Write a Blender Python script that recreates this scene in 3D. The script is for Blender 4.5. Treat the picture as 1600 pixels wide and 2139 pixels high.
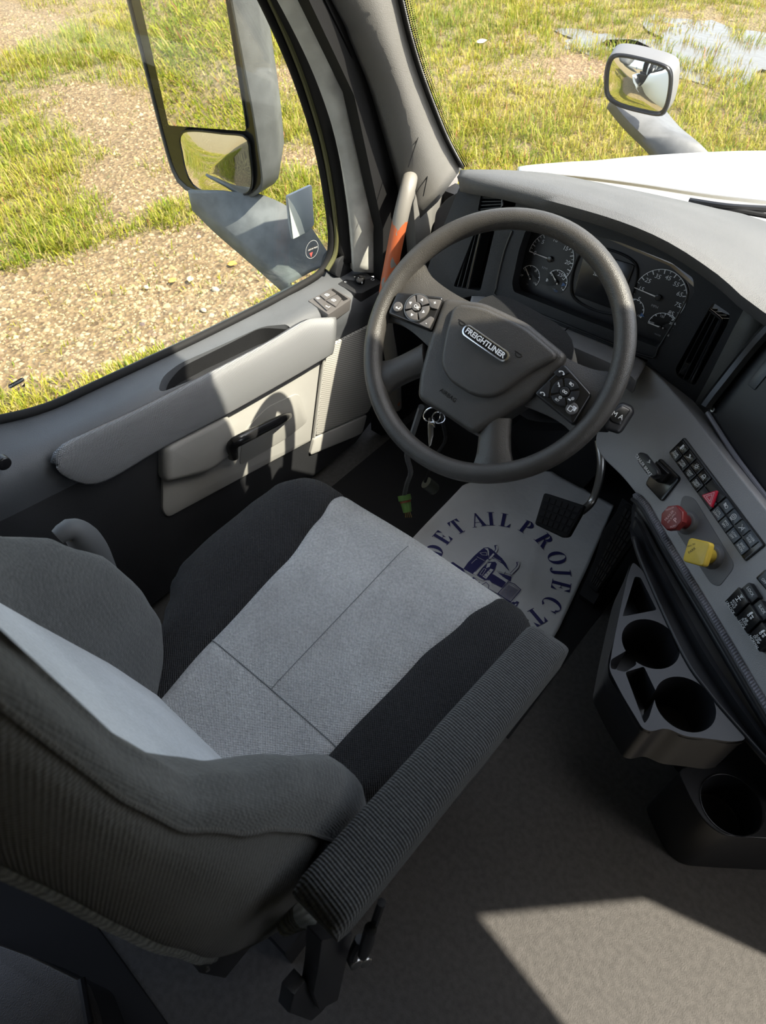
import bpy, bmesh, math, random
import numpy as np
from mathutils import Vector, Matrix
for _o in list(bpy.data.objects): bpy.data.objects.remove(_o)
SC = bpy.context.scene
COL = SC.collection
V = Vector
R = math.radians

# ------------------------------------------------------------------ camera
FPX, CXP, CYP = 1400.0, 800.0, 1069.5          # focal length in pixels of the 1600 x 2139 frame
CAM = V((0.49, 0.0, 1.40)); YAW, PITCH = R(40), R(49.5)
FW = V((-math.sin(YAW)*math.cos(PITCH), math.cos(YAW)*math.cos(PITCH), -math.sin(PITCH)))
RT = V((math.cos(YAW), math.sin(YAW), 0)); UP = RT.cross(FW)
cd = bpy.data.cameras.new('camera'); co = bpy.data.objects.new('camera', cd); COL.objects.link(co)
cd.sensor_fit = 'VERTICAL'; cd.sensor_height = 36; cd.sensor_width = 36
cd.lens = 36*FPX/2139; cd.clip_start = 0.01; cd.clip_end = 300
co.location = CAM
co.rotation_euler = Matrix((RT, UP, -FW)).transposed().to_euler()
cd.dof.use_dof = True; cd.dof.focus_distance = 1.5; cd.dof.aperture_fstop = 9.0
SC.camera = co

# ------------------------------------------------------------------ light
SUN_DIR = V((0.60, 0.20, 0.80)).normalized()    # towards the sun
SC.view_settings.view_transform = 'Standard'; SC.view_settings.look = 'None'
SC.view_settings.gamma = 1.0; SC.view_settings.use_curve_mapping = False
SC.view_settings.exposure = 0.25
sl = bpy.data.lights.new('sun', 'SUN'); sl.energy = 12.0; sl.angle = R(0.55); sl.color = (1.0, 0.90, 0.74)
so = bpy.data.objects.new('sun', sl); COL.objects.link(so)
so.rotation_euler = (-SUN_DIR).to_track_quat('-Z', 'Y').to_euler(); so.location = SUN_DIR*20
W = bpy.data.worlds.new('sky'); SC.world = W; W.use_nodes = True
wn = W.node_tree; wn.nodes.clear()
sky = wn.nodes.new('ShaderNodeTexSky'); sky.sky_type = 'NISHITA'; sky.sun_disc = False
sky.sun_elevation = math.asin(SUN_DIR.z); sky.sun_rotation = math.atan2(SUN_DIR.x, SUN_DIR.y)
sky.air_density = 1.0; sky.dust_density = 2.5; sky.ozone_density = 1.0
bg = wn.nodes.new('ShaderNodeBackground'); bg.inputs['Strength'].default_value = 0.52
wo = wn.nodes.new('ShaderNodeOutputWorld')
hs_ = wn.nodes.new('ShaderNodeHueSaturation'); hs_.inputs['Saturation'].default_value = 0.6; wn.links.new(sky.outputs[0], hs_.inputs['Color']); wn.links.new(hs_.outputs[0], bg.inputs[0]); wn.links.new(bg.outputs[0], wo.inputs[0])

# ------------------------------------------------------------------ layout helpers
def ray(u, v): return FW + RT*((u-CXP)/FPX) - UP*((v-CYP)/FPX)
def at(u, v, x=None, y=None, z=None, t=None):
    d = ray(u, v)
    if t is None:
        for i, c in enumerate((x, y, z)):
            if c is not None: t = (c-CAM[i])/d[i]
    return CAM + d*t
def on(u, v, p, n):
    d = ray(u, v); n = V(n); return CAM + d*((V(p)-CAM).dot(n)/d.dot(n))
def crv(pts, n=24, closed=False):                 # Catmull-Rom resampling
    P = [V(p) for p in pts]; m = len(P); out = []
    segs = m if closed else m-1
    L = [max(1e-6, (P[(i+1) % m]-P[i]).length) for i in range(segs)]; tot = sum(L)
    cnt = n if closed else n-1
    acc = [0]
    for l in L: acc.append(acc[-1]+l)
    for k in range(n):
        s = tot*k/cnt; i = 0
        while i < segs-1 and s > acc[i+1]: i += 1
        t = min(1, (s-acc[i])/L[i])
        g = lambda j: P[j % m] if closed else P[max(0, min(m-1, j))]
        a, b, c, d = g(i-1), g(i), g(i+1), g(i+2)
        out.append(0.5*((2*b)+(c-a)*t+(2*a-5*b+4*c-d)*t*t+(3*b-a-3*c+d)*t*t*t))
    return out
def lerp(tab, x):
    if x <= tab[0][0]: return tab[0][1]
    for (a, p), (b, q) in zip(tab, tab[1:]):
        if x <= b:
            t = (x-a)/(b-a); return p+(q-p)*t
    return tab[-1][1]
def slerp(tab, x):
    if x <= tab[0][0]: return tab[0][1]
    for (a, p), (b, q) in zip(tab, tab[1:]):
        if x <= b:
            t = (x-a)/(b-a); t = t*t*(3-2*t); return p+(q-p)*t
    return tab[-1][1]
def rnd_poly(pts, r, seg=4):                      # round the corners of a polygon in space
    P = [V(p) for p in pts]; m = len(P); out = []
    for i in range(m):
        rr = r[i] if isinstance(r, (list, tuple)) else r
        a, b, c = P[i-1], P[i], P[(i+1) % m]
        u, w = (a-b), (c-b); d = min(rr, u.length*0.45, w.length*0.45)
        if d < 1e-5: out.append(b); continue
        p, q = b+u.normalized()*d, b+w.normalized()*d
        for k in range(seg+1):
            t = k/seg; out.append(p*(1-t)**2+b*2*t*(1-t)+q*t*t)
    return out

# ------------------------------------------------------------------ object helpers
def link(name, me, mat, parent=None, smooth=38):
    o = bpy.data.objects.new(name, me); COL.objects.link(o)
    if mat is not None: me.materials.append(mat)
    if smooth:
        for p in me.polygons: p.use_smooth = True
        me.set_sharp_from_angle(angle=R(smooth))
    if parent is not None:
        o.parent = parent; o.matrix_parent_inverse = world_m(parent).inverted()
    return o
def world_m(o):
    m = Matrix.Translation(o.location) if o.type == 'EMPTY' else Matrix()
    return m
def tag(o, label=None, cat=None, group=None, kind=None):
    if label: o['label'] = label
    if cat: o['category'] = cat
    if group: o['group'] = group
    if kind: o['kind'] = kind
    return o
def thing(name, label, cat, loc=(0, 0, 0), group=None, kind=None):
    o = bpy.data.objects.new(name, None); COL.objects.link(o); o.location = loc; o.empty_display_size = 0.05
    return tag(o, label, cat, group, kind)
def mesh_bm(bm, name='m'):
    me = bpy.data.meshes.new(name); bm.to_mesh(me); bm.free(); return me
def from_py(name, vs, fs, mat, parent=None, smooth=38):
    me = bpy.data.meshes.new(name); me.from_pydata([tuple(v) for v in vs], [], fs); me.update()
    return link(name, me, mat, parent, smooth)
def prism(name, pts, vec, mat, parent=None, bevel=0, seg=2, smooth=38, back=True):
    """polygon pts is the visible front face; vec points away behind it"""
    vec = V(vec); bm = bmesh.new()
    P = [V(p) for p in pts]
    f = [bm.verts.new(p) for p in P]; b = [bm.verts.new(p+vec) for p in P]; n = len(P)
    ff = bm.faces.new(f)
    if back: bm.faces.new(list(reversed(b)))
    for i in range(n): bm.faces.new((f[i], b[i], b[(i+1) % n], f[(i+1) % n]))
    bmesh.ops.recalc_face_normals(bm, faces=bm.faces[:])
    if bevel:
        es = [e for e in ff.edges]
        bmesh.ops.bevel(bm, geom=es, offset=bevel, segments=seg, affect='EDGES', clamp_overlap=True, profile=0.5)
    return link(name, mesh_bm(bm, name), mat, parent, smooth)
def loft(name, curves, mat, parent=None, closed=False, caps=False, smooth=38, thick=None):
    n = len(curves[0]); vs = [p for c in curves for p in c]; fs = []
    m = n if closed else n-1
    for i in range(len(curves)-1):
        for j in range(m):
            fs.append((i*n+j, i*n+(j+1) % n, (i+1)*n+(j+1) % n, (i+1)*n+j))
    if caps: fs.append(tuple(range(n-1, -1, -1))); k = (len(curves)-1)*n; fs.append(tuple(range(k, k+n)))
    o = from_py(name, vs, fs, mat, parent, smooth)
    if thick:
        md = o.modifiers.new('solid', 'SOLIDIFY'); md.thickness = thick; md.offset = -1
    return o
def tube(name, pts, r, mat, parent=None, n=24, sides=12, smoothpath=True, closed=False, flat=1.0, caps=True):
    P = crv(pts, n, closed) if smoothpath else [V(p) for p in pts]
    m = len(P); rs = [r]*m if not isinstance(r, (list, tuple)) else [lerp([(i/(len(r)-1), q) for i, q in enumerate(r)], k/(m-1)) for k in range(m)]
    T = []
    for i in range(m):
        a = P[(i-1) % m] if (closed or i > 0) else P[i]; b = P[(i+1) % m] if (closed or i < m-1) else P[i]
        T.append((b-a).normalized())
    u = T[0].orthogonal().normalized(); cs = []
    for i in range(m):
        u = (u-T[i]*u.dot(T[i])).normalized(); w = T[i].cross(u)
        cs.append([P[i]+u*(math.cos(2*math.pi*k/sides)*rs[i])+w*(math.sin(2*math.pi*k/sides)*rs[i]*flat) for k in range(sides)])
    if closed: cs.append(cs[0])
    return loft(name, cs, mat, parent, closed=True, caps=caps and not closed)
def disc_ring(c, n, r0, r1, a0, a1, k, xd):      # flat arc band -> verts, faces
    n = V(n).normalized(); xd = V(xd); xd = (xd-n*xd.dot(n)).normalized(); yd = n.cross(xd); vs = []; fs = []
    for i in range(k+1):
        a = a0+(a1-a0)*i/k; d = xd*math.cos(a)+yd*math.sin(a)
        vs += [V(c)+d*r0, V(c)+d*r1]
    for i in range(k): fs.append((2*i, 2*i+1, 2*i+3, 2*i+2))
    return vs, fs
class MB:                                          # collects flat bits into one mesh
    def __init__(s): s.v = []; s.f = []
    def add(s, vs, fs):
        k = len(s.v); s.v += [V(p) for p in vs]; s.f += [tuple(i+k for i in f) for f in fs]; return s
    def poly(s, pts): return s.add(pts, [tuple(range(len(pts)))])
    def arc(s, c, n, r0, r1, a0, a1, k, xd): return s.add(*disc_ring(c, n, r0, r1, a0, a1, k, xd))
    def build(s, name, mat, parent=None, smooth=0): return from_py(name, s.v, s.f, mat, parent, smooth)
def cyl(name, c, ax, r, h, mat, parent=None, sides=32, r2=None, bevel=0, xd=None):
    """from c along ax by h, front face at c+ax*h"""
    ax = V(ax).normalized(); u = ax.orthogonal().normalized() if xd is None else (V(xd)-ax*V(xd).dot(ax)).normalized(); w = ax.cross(u); r2 = r if r2 is None else r2
    ring = lambda d, q: [V(c)+ax*d+u*(math.cos(2*math.pi*k/sides)*q)+w*(math.sin(2*math.pi*k/sides)*q) for k in range(sides)]
    cs = [ring(0, r), ring(h-bevel, r2)]
    if bevel:
        for k in (1, 2, 3):
            a = k/3*math.pi/2; cs.append(ring(h-bevel+bevel*math.sin(a), r2-bevel+bevel*math.cos(a)))
    return loft(name, cs, mat, parent, closed=True, caps=True)
def text(s, c, xd, yd, size, mat, parent=None, name='lettering', align='CENTER', shear=0, bold=0, up=0.0004):
    cu = bpy.data.curves.new('t', 'FONT'); cu.body = s; cu.size = 1; cu.align_x = align; cu.align_y = 'CENTER'; cu.shear = shear; cu.offset = bold
    cu.resolution_u = 3
    ob = bpy.data.objects.new('t', cu); me = bpy.data.meshes.new_from_object(ob)
    bpy.data.objects.remove(ob); bpy.data.curves.remove(cu)
    xd = V(xd).normalized(); yd = V(yd); yd = (yd-xd*yd.dot(xd)).normalized(); n = xd.cross(yd); c = V(c)+n*up
    M = Matrix(((xd.x*size, yd.x*size, n.x, c.x), (xd.y*size, yd.y*size, n.y, c.y), (xd.z*size, yd.z*size, n.z, c.z), (0, 0, 0, 1)))
    me.transform(M); me.materials.clear()
    return link(name, me, mat, parent, 0)
def soften(o, w=.003, seg=2):
    md = o.modifiers.new('bevel', 'BEVEL'); md.width = w; md.segments = seg; md.limit_method = 'ANGLE'; md.angle_limit = R(45); return o
def recalc(o):
    bm = bmesh.new(); bm.from_mesh(o.data); bmesh.ops.recalc_face_normals(bm, faces=bm.faces[:]); bm.to_mesh(o.data); bm.free()
def cut(o, cutters):
    for q in [o]+cutters: recalc(q)
    for c in cutters:
        md = o.modifiers.new('cut', 'BOOLEAN'); md.operation = 'DIFFERENCE'; md.object = c; md.solver = 'EXACT'
    bpy.context.view_layer.update()
    dg = bpy.context.evaluated_depsgraph_get()
    me = bpy.data.meshes.new_from_object(o.evaluated_get(dg)); o.modifiers.clear(); old = o.data; o.data = me
    for p in me.polygons: p.use_smooth = True
    me.set_sharp_from_angle(angle=R(35))
    for c in cutters: bpy.data.objects.remove(c)
    return o

# ------------------------------------------------------------------ materials
MATS = {}
def mat(name, col, rough=0.6, bump=0.0, scale=600, metal=0.0, var=0.0, vscale=8, col2=None, kind='NOISE', coat=0.0, spec=0.5, dist=0.001):
    m = bpy.data.materials.new(name); m.use_nodes = True; nt = m.node_tree; b = nt.nodes['Principled BSDF']
    b.inputs['Base Color'].default_value = (*col, 1); b.inputs['Roughness'].default_value = rough; b.inputs['Metallic'].default_value = metal
    b.inputs['Coat Weight'].default_value = coat; b.inputs['Specular IOR Level'].default_value = spec
    tc = nt.nodes.new('ShaderNodeTexCoord')
    if var or col2:
        n2 = nt.nodes.new('ShaderNodeTexNoise'); n2.inputs['Scale'].default_value = vscale; n2.inputs['Detail'].default_value = 5
        nt.links.new(tc.outputs['Object'], n2.inputs['Vector'])
        mx = nt.nodes.new('ShaderNodeMix'); mx.data_type = 'RGBA'
        c2 = col2 or tuple(min(1, c*(1+var)) for c in col); c1 = col if col2 else tuple(c*(1-var) for c in col)
        mx.inputs[6].default_value = (*c1, 1); mx.inputs[7].default_value = (*c2, 1)
        rp = nt.nodes.new('ShaderNodeValToRGB'); rp.color_ramp.elements[0].position = 0.35; rp.color_ramp.elements[1].position = 0.65
        nt.links.new(n2.outputs['Fac'], rp.inputs[0]); nt.links.new(rp.outputs[0], mx.inputs[0]); nt.links.new(mx.outputs[2], b.inputs['Base Color'])
    if bump:
        if kind == 'VORONOI':
            tx = nt.nodes.new('ShaderNodeTexVoronoi'); out = tx.outputs['Distance']
        else:
            tx = nt.nodes.new('ShaderNodeTexNoise'); tx.inputs['Detail'].default_value = 2; out = tx.outputs['Fac']
        tx.inputs['Scale'].default_value = scale; nt.links.new(tc.outputs['Object'], tx.inputs['Vector'])
        bp = nt.nodes.new('ShaderNodeBump'); bp.inputs['Strength'].default_value = bump; bp.inputs['Distance'].default_value = dist
        nt.links.new(out, bp.inputs['Height']); nt.links.new(bp.outputs[0], b.inputs['Normal'])
    MATS[name] = m; return m
def fabric(name, col, col2, pitch=0.0026, rib=None, bump=0.6, stain=None, contrast=1.0, fuzz=0.15, amp=1.0):
    """woven cloth: crossed threads, or ribs running across direction rib"""
    m = bpy.data.materials.new(name); m.use_nodes = True; nt = m.node_tree; b = nt.nodes['Principled BSDF']
    b.inputs['Roughness'].default_value = 0.95; b.inputs['Specular IOR Level'].default_value = 0.15
    b.inputs['Sheen Weight'].default_value = fuzz; b.inputs['Sheen Roughness'].default_value = 0.5
    tc = nt.nodes.new('ShaderNodeTexCoord'); N = nt.nodes.new; Lk = nt.links.new
    def dotv(d):
        v = N('ShaderNodeVectorMath'); v.operation = 'DOT_PRODUCT'; v.inputs[1].default_value = d; Lk(tc.outputs['Object'], v.inputs[0]); return v.outputs['Value']
    def sinw(src, p, ph=0):
        a = N('ShaderNodeMath'); a.operation = 'MULTIPLY'; a.inputs[1].default_value = 2*math.pi/p; Lk(src, a.inputs[0])
        s = N('ShaderNodeMath'); s.operation = 'SINE'; Lk(a.outputs[0], s.inputs[0]); return s.outputs[0]
    nz = N('ShaderNodeTexNoise'); nz.inputs['Scale'].default_value = 0.8/pitch; nz.inputs['Detail'].default_value = 1; Lk(tc.outputs['Object'], nz.inputs['Vector'])
    if rib is not None:
        d = V(rib).normalized(); e = d.cross(V((0.3, 0.2, 1))).normalized()
        a = sinw(dotv(d), pitch); c = sinw(dotv(e), pitch*0.9)
        mu = N('ShaderNodeMath'); mu.operation = 'MULTIPLY_ADD'; Lk(c, mu.inputs[0]); mu.inputs[1].default_value = 0.35; Lk(a, mu.inputs[2])
    else:
        a = sinw(dotv((1, 0, 0)), pitch); c = sinw(dotv((0, 1, 0.15)), pitch)
        mu = N('ShaderNodeMath'); mu.operation = 'MULTIPLY'; Lk(a, mu.inputs[0]); Lk(c, mu.inputs[1])
    am = N('ShaderNodeMath'); am.operation = 'MULTIPLY'; am.inputs[1].default_value = amp; Lk(mu.outputs[0], am.inputs[0]); mu = am
    ad = N('ShaderNodeMath'); ad.operation = 'MULTIPLY_ADD'; Lk(nz.outputs['Fac'], ad.inputs[0]); ad.inputs[1].default_value = 2.2; Lk(mu.outputs[0], ad.inputs[2])
    rg = N('ShaderNodeMapRange'); rg.inputs[1].default_value = -0.2; rg.inputs[2].default_value = 2.4; Lk(ad.outputs[0], rg.inputs[0])
    mx = N('ShaderNodeMix'); mx.data_type = 'RGBA'; mx.inputs[6].default_value = (*col, 1); mx.inputs[7].default_value = (*col2, 1); Lk(rg.outputs[0], mx.inputs[0])
    res = mx.outputs[2]
    n3 = N('ShaderNodeTexNoise'); n3.inputs['Scale'].default_value = 7; n3.inputs['Detail'].default_value = 6; n3.inputs['Roughness'].default_value = 0.6; Lk(tc.outputs['Object'], n3.inputs['Vector'])
    rp = N('ShaderNodeMapRange'); rp.inputs[1].default_value = 0.35; rp.inputs[2].default_value = 0.7; rp.inputs[3].default_value = 0.86; rp.inputs[4].default_value = 1.12; Lk(n3.outputs['Fac'], rp.inputs[0])
    sc = N('ShaderNodeVectorMath'); sc.operation = 'SCALE'; Lk(res, sc.inputs[0]); Lk(rp.outputs[0], sc.inputs['Scale']); res = sc.outputs[0]
    if stain:
        n4 = N('ShaderNodeTexNoise'); n4.inputs['Scale'].default_value = 5.5; n4.inputs['Detail'].default_value = 3; Lk(tc.outputs['Object'], n4.inputs['Vector'])
        r4 = N('ShaderNodeMapRange'); r4.inputs[1].default_value = 0.5; r4.inputs[2].default_value = 0.66; r4.inputs[4].default_value = 0.45; Lk(n4.outputs['Fac'], r4.inputs[0])
        m4 = N('ShaderNodeMix'); m4.data_type = 'RGBA'; m4.blend_type = 'MULTIPLY'; Lk(r4.outputs[0], m4.inputs[0]); Lk(res, m4.inputs[6]); m4.inputs[7].default_value = (*stain, 1); res = m4.outputs[2]
    Lk(res, b.inputs['Base Color'])
    bp = N('ShaderNodeBump'); bp.inputs['Strength'].default_value = bump; bp.inputs['Distance'].default_value = 0.0012; Lk(ad.outputs[0], bp.inputs['Height']); Lk(bp.outputs[0], b.inputs['Normal'])
    MATS[name] = m; return m
def glass(name, tint=(0.93, 0.96, 0.94), refl=1.0):
    m = bpy.data.materials.new(name); m.use_nodes = True; nt = m.node_tree; nt.nodes.clear(); N = nt.nodes.new
    o = N('ShaderNodeOutputMaterial'); t = N('ShaderNodeBsdfTransparent'); t.inputs[0].default_value = (*tint, 1)
    g = N('ShaderNodeBsdfGlossy'); g.inputs['Roughness'].default_value = 0.01; g.inputs[0].default_value = (refl, refl, refl, 1)
    lw = N('ShaderNodeLayerWeight'); lw.inputs[0].default_value = .5; pw = N('ShaderNodeMath'); pw.operation = 'POWER'; pw.inputs[1].default_value = 5; nt.links.new(lw.outputs['Facing'], pw.inputs[0])
    f = N('ShaderNodeMath'); f.operation = 'MULTIPLY_ADD'; f.inputs[1].default_value = .96; f.inputs[2].default_value = .04; nt.links.new(pw.outputs[0], f.inputs[0]); x = N('ShaderNodeMixShader')
    nt.links.new(f.outputs[0], x.inputs[0]); nt.links.new(t.outputs[0], x.inputs[1]); nt.links.new(g.outputs[0], x.inputs[2]); nt.links.new(x.outputs[0], o.inputs[0])
    MATS[name] = m; return m

BLACK = mat('black_textured_plastic', (0.013, 0.0135, 0.015), 0.6, 0.35, 700, var=0.1, spec=0.25)
CHAR = mat('charcoal_grained_plastic', (0.022, 0.023, 0.026), 0.5, 0.5, 900, kind='VORONOI', var=0.1, spec=0.35, dist=.0007)
DOORC = mat('slate_grained_plastic', (0.078, 0.083, 0.092), 0.45, 0.5, 900, kind='VORONOI', var=0.08, dist=.0007)
GREY = mat('mid_grey_grained_plastic', (0.27, 0.268, 0.275), 0.5, 0.35, 620, kind='VORONOI', var=0.05)
LGREY = mat('light_grey_plastic', (0.32, 0.315, 0.30), 0.5, 0.25, 700, var=0.05)
PILLAR = mat('pillar_trim_grey', (0.20, 0.195, 0.188), 0.6, 0.4, 850, kind='VORONOI', var=0.05, dist=.0007)
GLOSS = mat('gloss_black_plastic', (0.012, 0.012, 0.013), 0.22, 0.0)
SATIN = mat('satin_black_plastic', (0.015, 0.0155, 0.018), 0.38, 0.12, 900, spec=0.4)
RUB = mat('black_rubber', (0.010, 0.010, 0.011), 0.75, 0.15, 400, spec=0.25)
WHEELM = mat('steering_wheel_leatherette', (0.042, 0.039, 0.036), 0.40, 0.5, 820, kind='VORONOI', var=0.12, vscale=20, spec=0.5, dist=.0007)
DASHTOP = mat('dash_top_soft_plastic', (0.10, 0.10, 0.102), 0.5, 0.9, 900, kind='VORONOI', var=0.08, dist=.0007)
FLOORM = mat('floor_vinyl', (0.050, 0.048, 0.046), 0.75, 0.9, 420, kind='NOISE', var=0.18, vscale=90)
WHITE = mat('white_paint', (0.78, 0.78, 0.77), 0.3, coat=0.4, spec=0.4)
WPILL = mat('dusty_white_paint', (0.60, 0.60, 0.57), 0.45, var=0.12, vscale=25)
PRINT = mat('white_print', (0.75, 0.76, 0.78), 0.6)
DPRINT = mat('dark_print', (0.03, 0.03, 0.03), 0.6)
CHROME = mat('chrome', (0.75, 0.75, 0.76), 0.18, metal=1.0)
STEEL = mat('dull_steel', (0.45, 0.44, 0.42), 0.35, metal=1.0, bump=0.1, scale=200)
MIRR = mat('mirror_glass', (0.86, 0.88, 0.87), 0.012, metal=1.0)
RED = mat('red_knob_plastic', (0.19, 0.017, 0.019), 0.35, 0.1, 300, var=0.12, vscale=60)
YEL = mat('yellow_knob_plastic', (0.62, 0.44, 0.05), 0.4, 0.1, 300, var=0.06, vscale=60)
HAZ = mat('red_switch', (0.55, 0.012, 0.045), 0.35)
PINK = mat('pale_pink_print', (0.85, 0.45, 0.5), 0.6)
BTN = mat('button_grey', (0.085, 0.08, 0.08), 0.45, 0.15, 500)
BTNB = mat('button_blue_black', (0.045, 0.055, 0.068), 0.35, 0.1, 500)
MIRH = mat('mirror_housing_plastic', (0.10, 0.103, 0.108), 0.5, 0.35, 500, var=0.12, vscale=30)
FAB_L = fabric('light_grey_seat_cloth', (0.29, 0.29, 0.29), (0.65, 0.648, 0.645), 0.0034, stain=(0.72, 0.70, 0.68), bump=0.8)
FAB_P = fabric('pale_backrest_cloth', (0.36, 0.37, 0.38), (0.56, 0.57, 0.58), 0.0030, bump=0.4, amp=.3)
FAB_D = fabric('black_seat_cloth', (0.009, 0.009, 0.010), (0.036, 0.0355, 0.037), 0.0030, rib=(0.7, 0.7, 0), bump=0.7, fuzz=0.08)
FAB_B = fabric('charcoal_backrest_cloth', (0.045, 0.046, 0.046), (0.105, 0.106, 0.104), 0.0030, bump=0.5, amp=.3)
FAB_R = fabric('charcoal_ribbed_cloth', (0.036, 0.034, 0.031), (0.074, 0.070, 0.063), 0.0036, rib=(0.15, 0.35, 1.0), bump=0.55)
FAB_A = fabric('black_ribbed_armrest_cloth', (0.022, 0.022, 0.023), (0.065, 0.066, 0.065), 0.0038, rib=(0.12, 1, -0.2), bump=0.6)
PIPE = fabric('braided_piping', (0.07, 0.075, 0.07), (0.17, 0.175, 0.165), 0.008, rib=(0.5, 0.7, 1.0), bump=1.0)
GLASS = glass('window_glass')

def icon(kind, c, xd, yd, s, mat_, parent, up=.0004, name='icon'):
    """small printed pictogram, s = overall size"""
    xd = V(xd).normalized(); n = xd.cross(V(yd)).normalized(); yd = n.cross(xd); c = V(c)+n*up; mb = MB()
    q = lambda x, y: c+xd*(x*s)+yd*(y*s)
    def line(pts, w=.09):
        for (a, b), (d, e) in zip(pts, pts[1:]):
            l = math.hypot(d-a, e-b) or 1; nx, ny = -(e-b)/l*w/2, (d-a)/l*w/2
            mb.poly([q(a+nx, b+ny), q(a-nx, b-ny), q(d-nx, e-ny), q(d+nx, e+ny)])
    def ring(x, y, r, w=.09, a0=0, a1=360): mb.arc(q(x, y), n, (r-w/2)*s, (r+w/2)*s, R(a0), R(a1), 18, xd)
    if kind == 'lamp':
        ring(0, 0, .22)
        for k in range(8): a = k*math.pi/4; line([(.33*math.cos(a), .33*math.sin(a)), (.5*math.cos(a), .5*math.sin(a))])
    elif kind == 'spot':
        line([(-.2, .3), (.2, .3), (.35, -.1), (-.35, -.1), (-.2, .3)])
        for k in range(4): line([(-.3+.2*k, -.2), (-.4+.27*k, -.45)])
    elif kind == 'beam':
        ring(.2, 0, .24)
        for k in range(4): line([(-.05, .2-.13*k), (-.5, .3-.13*k)])
    elif kind == 'fan': ring(0, 0, .42); ring(0, 0, .18); line([(-.3, -.35), (-.3, -.55), (.3, -.55)])
    elif kind == 'cross': line([(-.4, -.4), (.4, .4)], .12); line([(-.4, .4), (.4, -.4)], .06); ring(.2, 0, .14)
    elif kind == 'axle': line([(0, -.5), (0, .5)]); line([(-.3, .5), (.3, .5)]); line([(-.3, -.5), (.3, -.5)]); line([(-.4, 0), (.4, 0)]); line([(-.2, .3), (.2, .3)])
    elif kind == 'truck': mb.poly([q(-.4, -.1), q(-.1, -.1), q(-.1, .45), q(-.35, .4)]); mb.poly([q(0, .05), q(.45, .05), q(.45, .2), q(0, .2)]); ring(-.2, -.3, .13); ring(.3, -.2, .12)
    elif kind == 'mirror': line([(-.4, .3), (.3, .4), (.4, -.3), (-.2, -.4), (-.4, .3)], .12)
    elif kind == 'window': line([(-.35, -.4), (-.35, .2), (-.1, .4), (.35, .4), (.35, -.4), (-.35, -.4)], .13); line([(0, -.2), (0, .2)], .1)
    elif kind == 'dot': ring(0, 0, .25, .14)
    elif kind == 'back': line([(.35, .3), (.35, -.2), (-.35, -.2)], .14); mb.poly([q(-.5, -.2), q(-.2, .05), q(-.2, -.45)])
    elif kind == 'phone': ring(0, -.25, .42, .12, 25, 155); ring(-.38, -.08, .1, .1); ring(.38, -.08, .1, .1)
    elif kind == 'pages': line([(-.45, -.4), (.1, -.4), (.1, .2), (-.45, .2), (-.45, -.4)], .1); mb.poly([q(.2, -.1), q(.45, -.1), q(.45, .45), q(-.1, .45), q(-.1, .3), q(.2, .3)])
    elif kind == 'link': ring(-.22, 0, .18, .1); ring(.22, 0, .18, .1)
    elif kind == 'lane': line([(-.4, .3), (.4, -.3)], .16); line([(-.3, -.1), (-.05, .15)], .1); line([(.1, -.35), (.3, -.05)], .1)
    elif kind == 'plus': ring(.2, .2, .24, .08); line([(.08, .2), (.32, .2)], .07); line([(.2, .08), (.2, .32)], .07); line([(-.5, -.3), (.1, -.3)], .25)
    elif kind == 'minus': ring(0, 0, .3, .09); line([(-.14, 0), (.14, 0)], .09)
    elif kind == 'pump': mb.poly([q(-.3, -.45), q(.1, -.45), q(.1, .45), q(-.3, .45)]); line([(.15, .3), (.3, .1), (.3, -.3)], .1)
    elif kind == 'oil': line([(-.4, .1), (-.3, -.2), (.2, -.2), (.5, .15), (.2, .1), (-.2, .1)], .1)
    elif kind == 'swing': line([(-.3, .35), (.05, -.1)], .12); line([(-.1, .4), (.2, 0)], .12); line([(-.4, -.35), (.4, .05)], .08)
    return mb.build(name, mat_, parent)

# ================================================================== OUTSIDE GROUND
GZ = -1.2
rng = np.random.default_rng(7)
def vnoise(x, y, f, seed):
    r = np.random.default_rng(seed); T = r.random((64, 64))
    X = x*f+1000; Y = y*f+1000; i = np.floor(X).astype(int); j = np.floor(Y).astype(int); a = X-i; b = Y-j
    a = a*a*(3-2*a); b = b*b*(3-2*b)
    g = lambda p, q: T[p % 64, q % 64]
    return (g(i, j)*(1-a)+g(i+1, j)*a)*(1-b)+(g(i, j+1)*(1-a)+g(i+1, j+1)*a)*b
GRAVEL = [(470, 560, .55), (330, 560, .45), (390, 650, .5), (250, 660, .5), (120, 690, .5), (40, 740, .35), (560, 560, .4), (270, 330, .8), (310, 400, .5), (230, 260, .7), (170, 190, .7),
          (10, 60, 1.6), (450, 480, .4), (640, 330, .4), (200, 730, .25), (1180, 140, .8), (330, 240, .6), (620, 170, .9), (60, 600, .3)]
LUSH = [(100, 470, .45), (60, 540, .4), (270, 340, .0), (290, 370, .35), (150, 280, .7), (220, 100, 1.2), (420, 40, 1.6), (260, 770, .3), (60, 820, .3), (560, 640, .25), (360, 455, .3), (610, 250, .5), (630, 420, .4),
        (930, 60, 1.2), (1000, 300, .5), (1250, 330, .5), (1450, 300, .7), (1150, 260, .5), (30, 360, .6)]
GB = [(*at(u, v, z=GZ)[:2], r) for u, v, r in GRAVEL]; LB = [(*at(u, v, z=GZ)[:2], max(r, .05)) for u, v, r in LUSH]
def grassy(x, y):
    g = 0.60+0.55*(vnoise(x, y, 0.9, 3)-0.5)+0.5*(vnoise(x, y, 2.6, 4)-0.5)
    for bx, by, r in GB: g = g-0.75*np.exp(-((x-bx)**2+(y-by)**2)/(r*r))
    for bx, by, r in LB: g = g+0.55*np.exp(-((x-bx)**2+(y-by)**2)/(r*r))
    g = g+0.22*np.clip((y-4.0)/1.5, 0, 1)*np.clip((7+x)/2, 0, 1)
    return np.clip(g, 0, 1)
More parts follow.
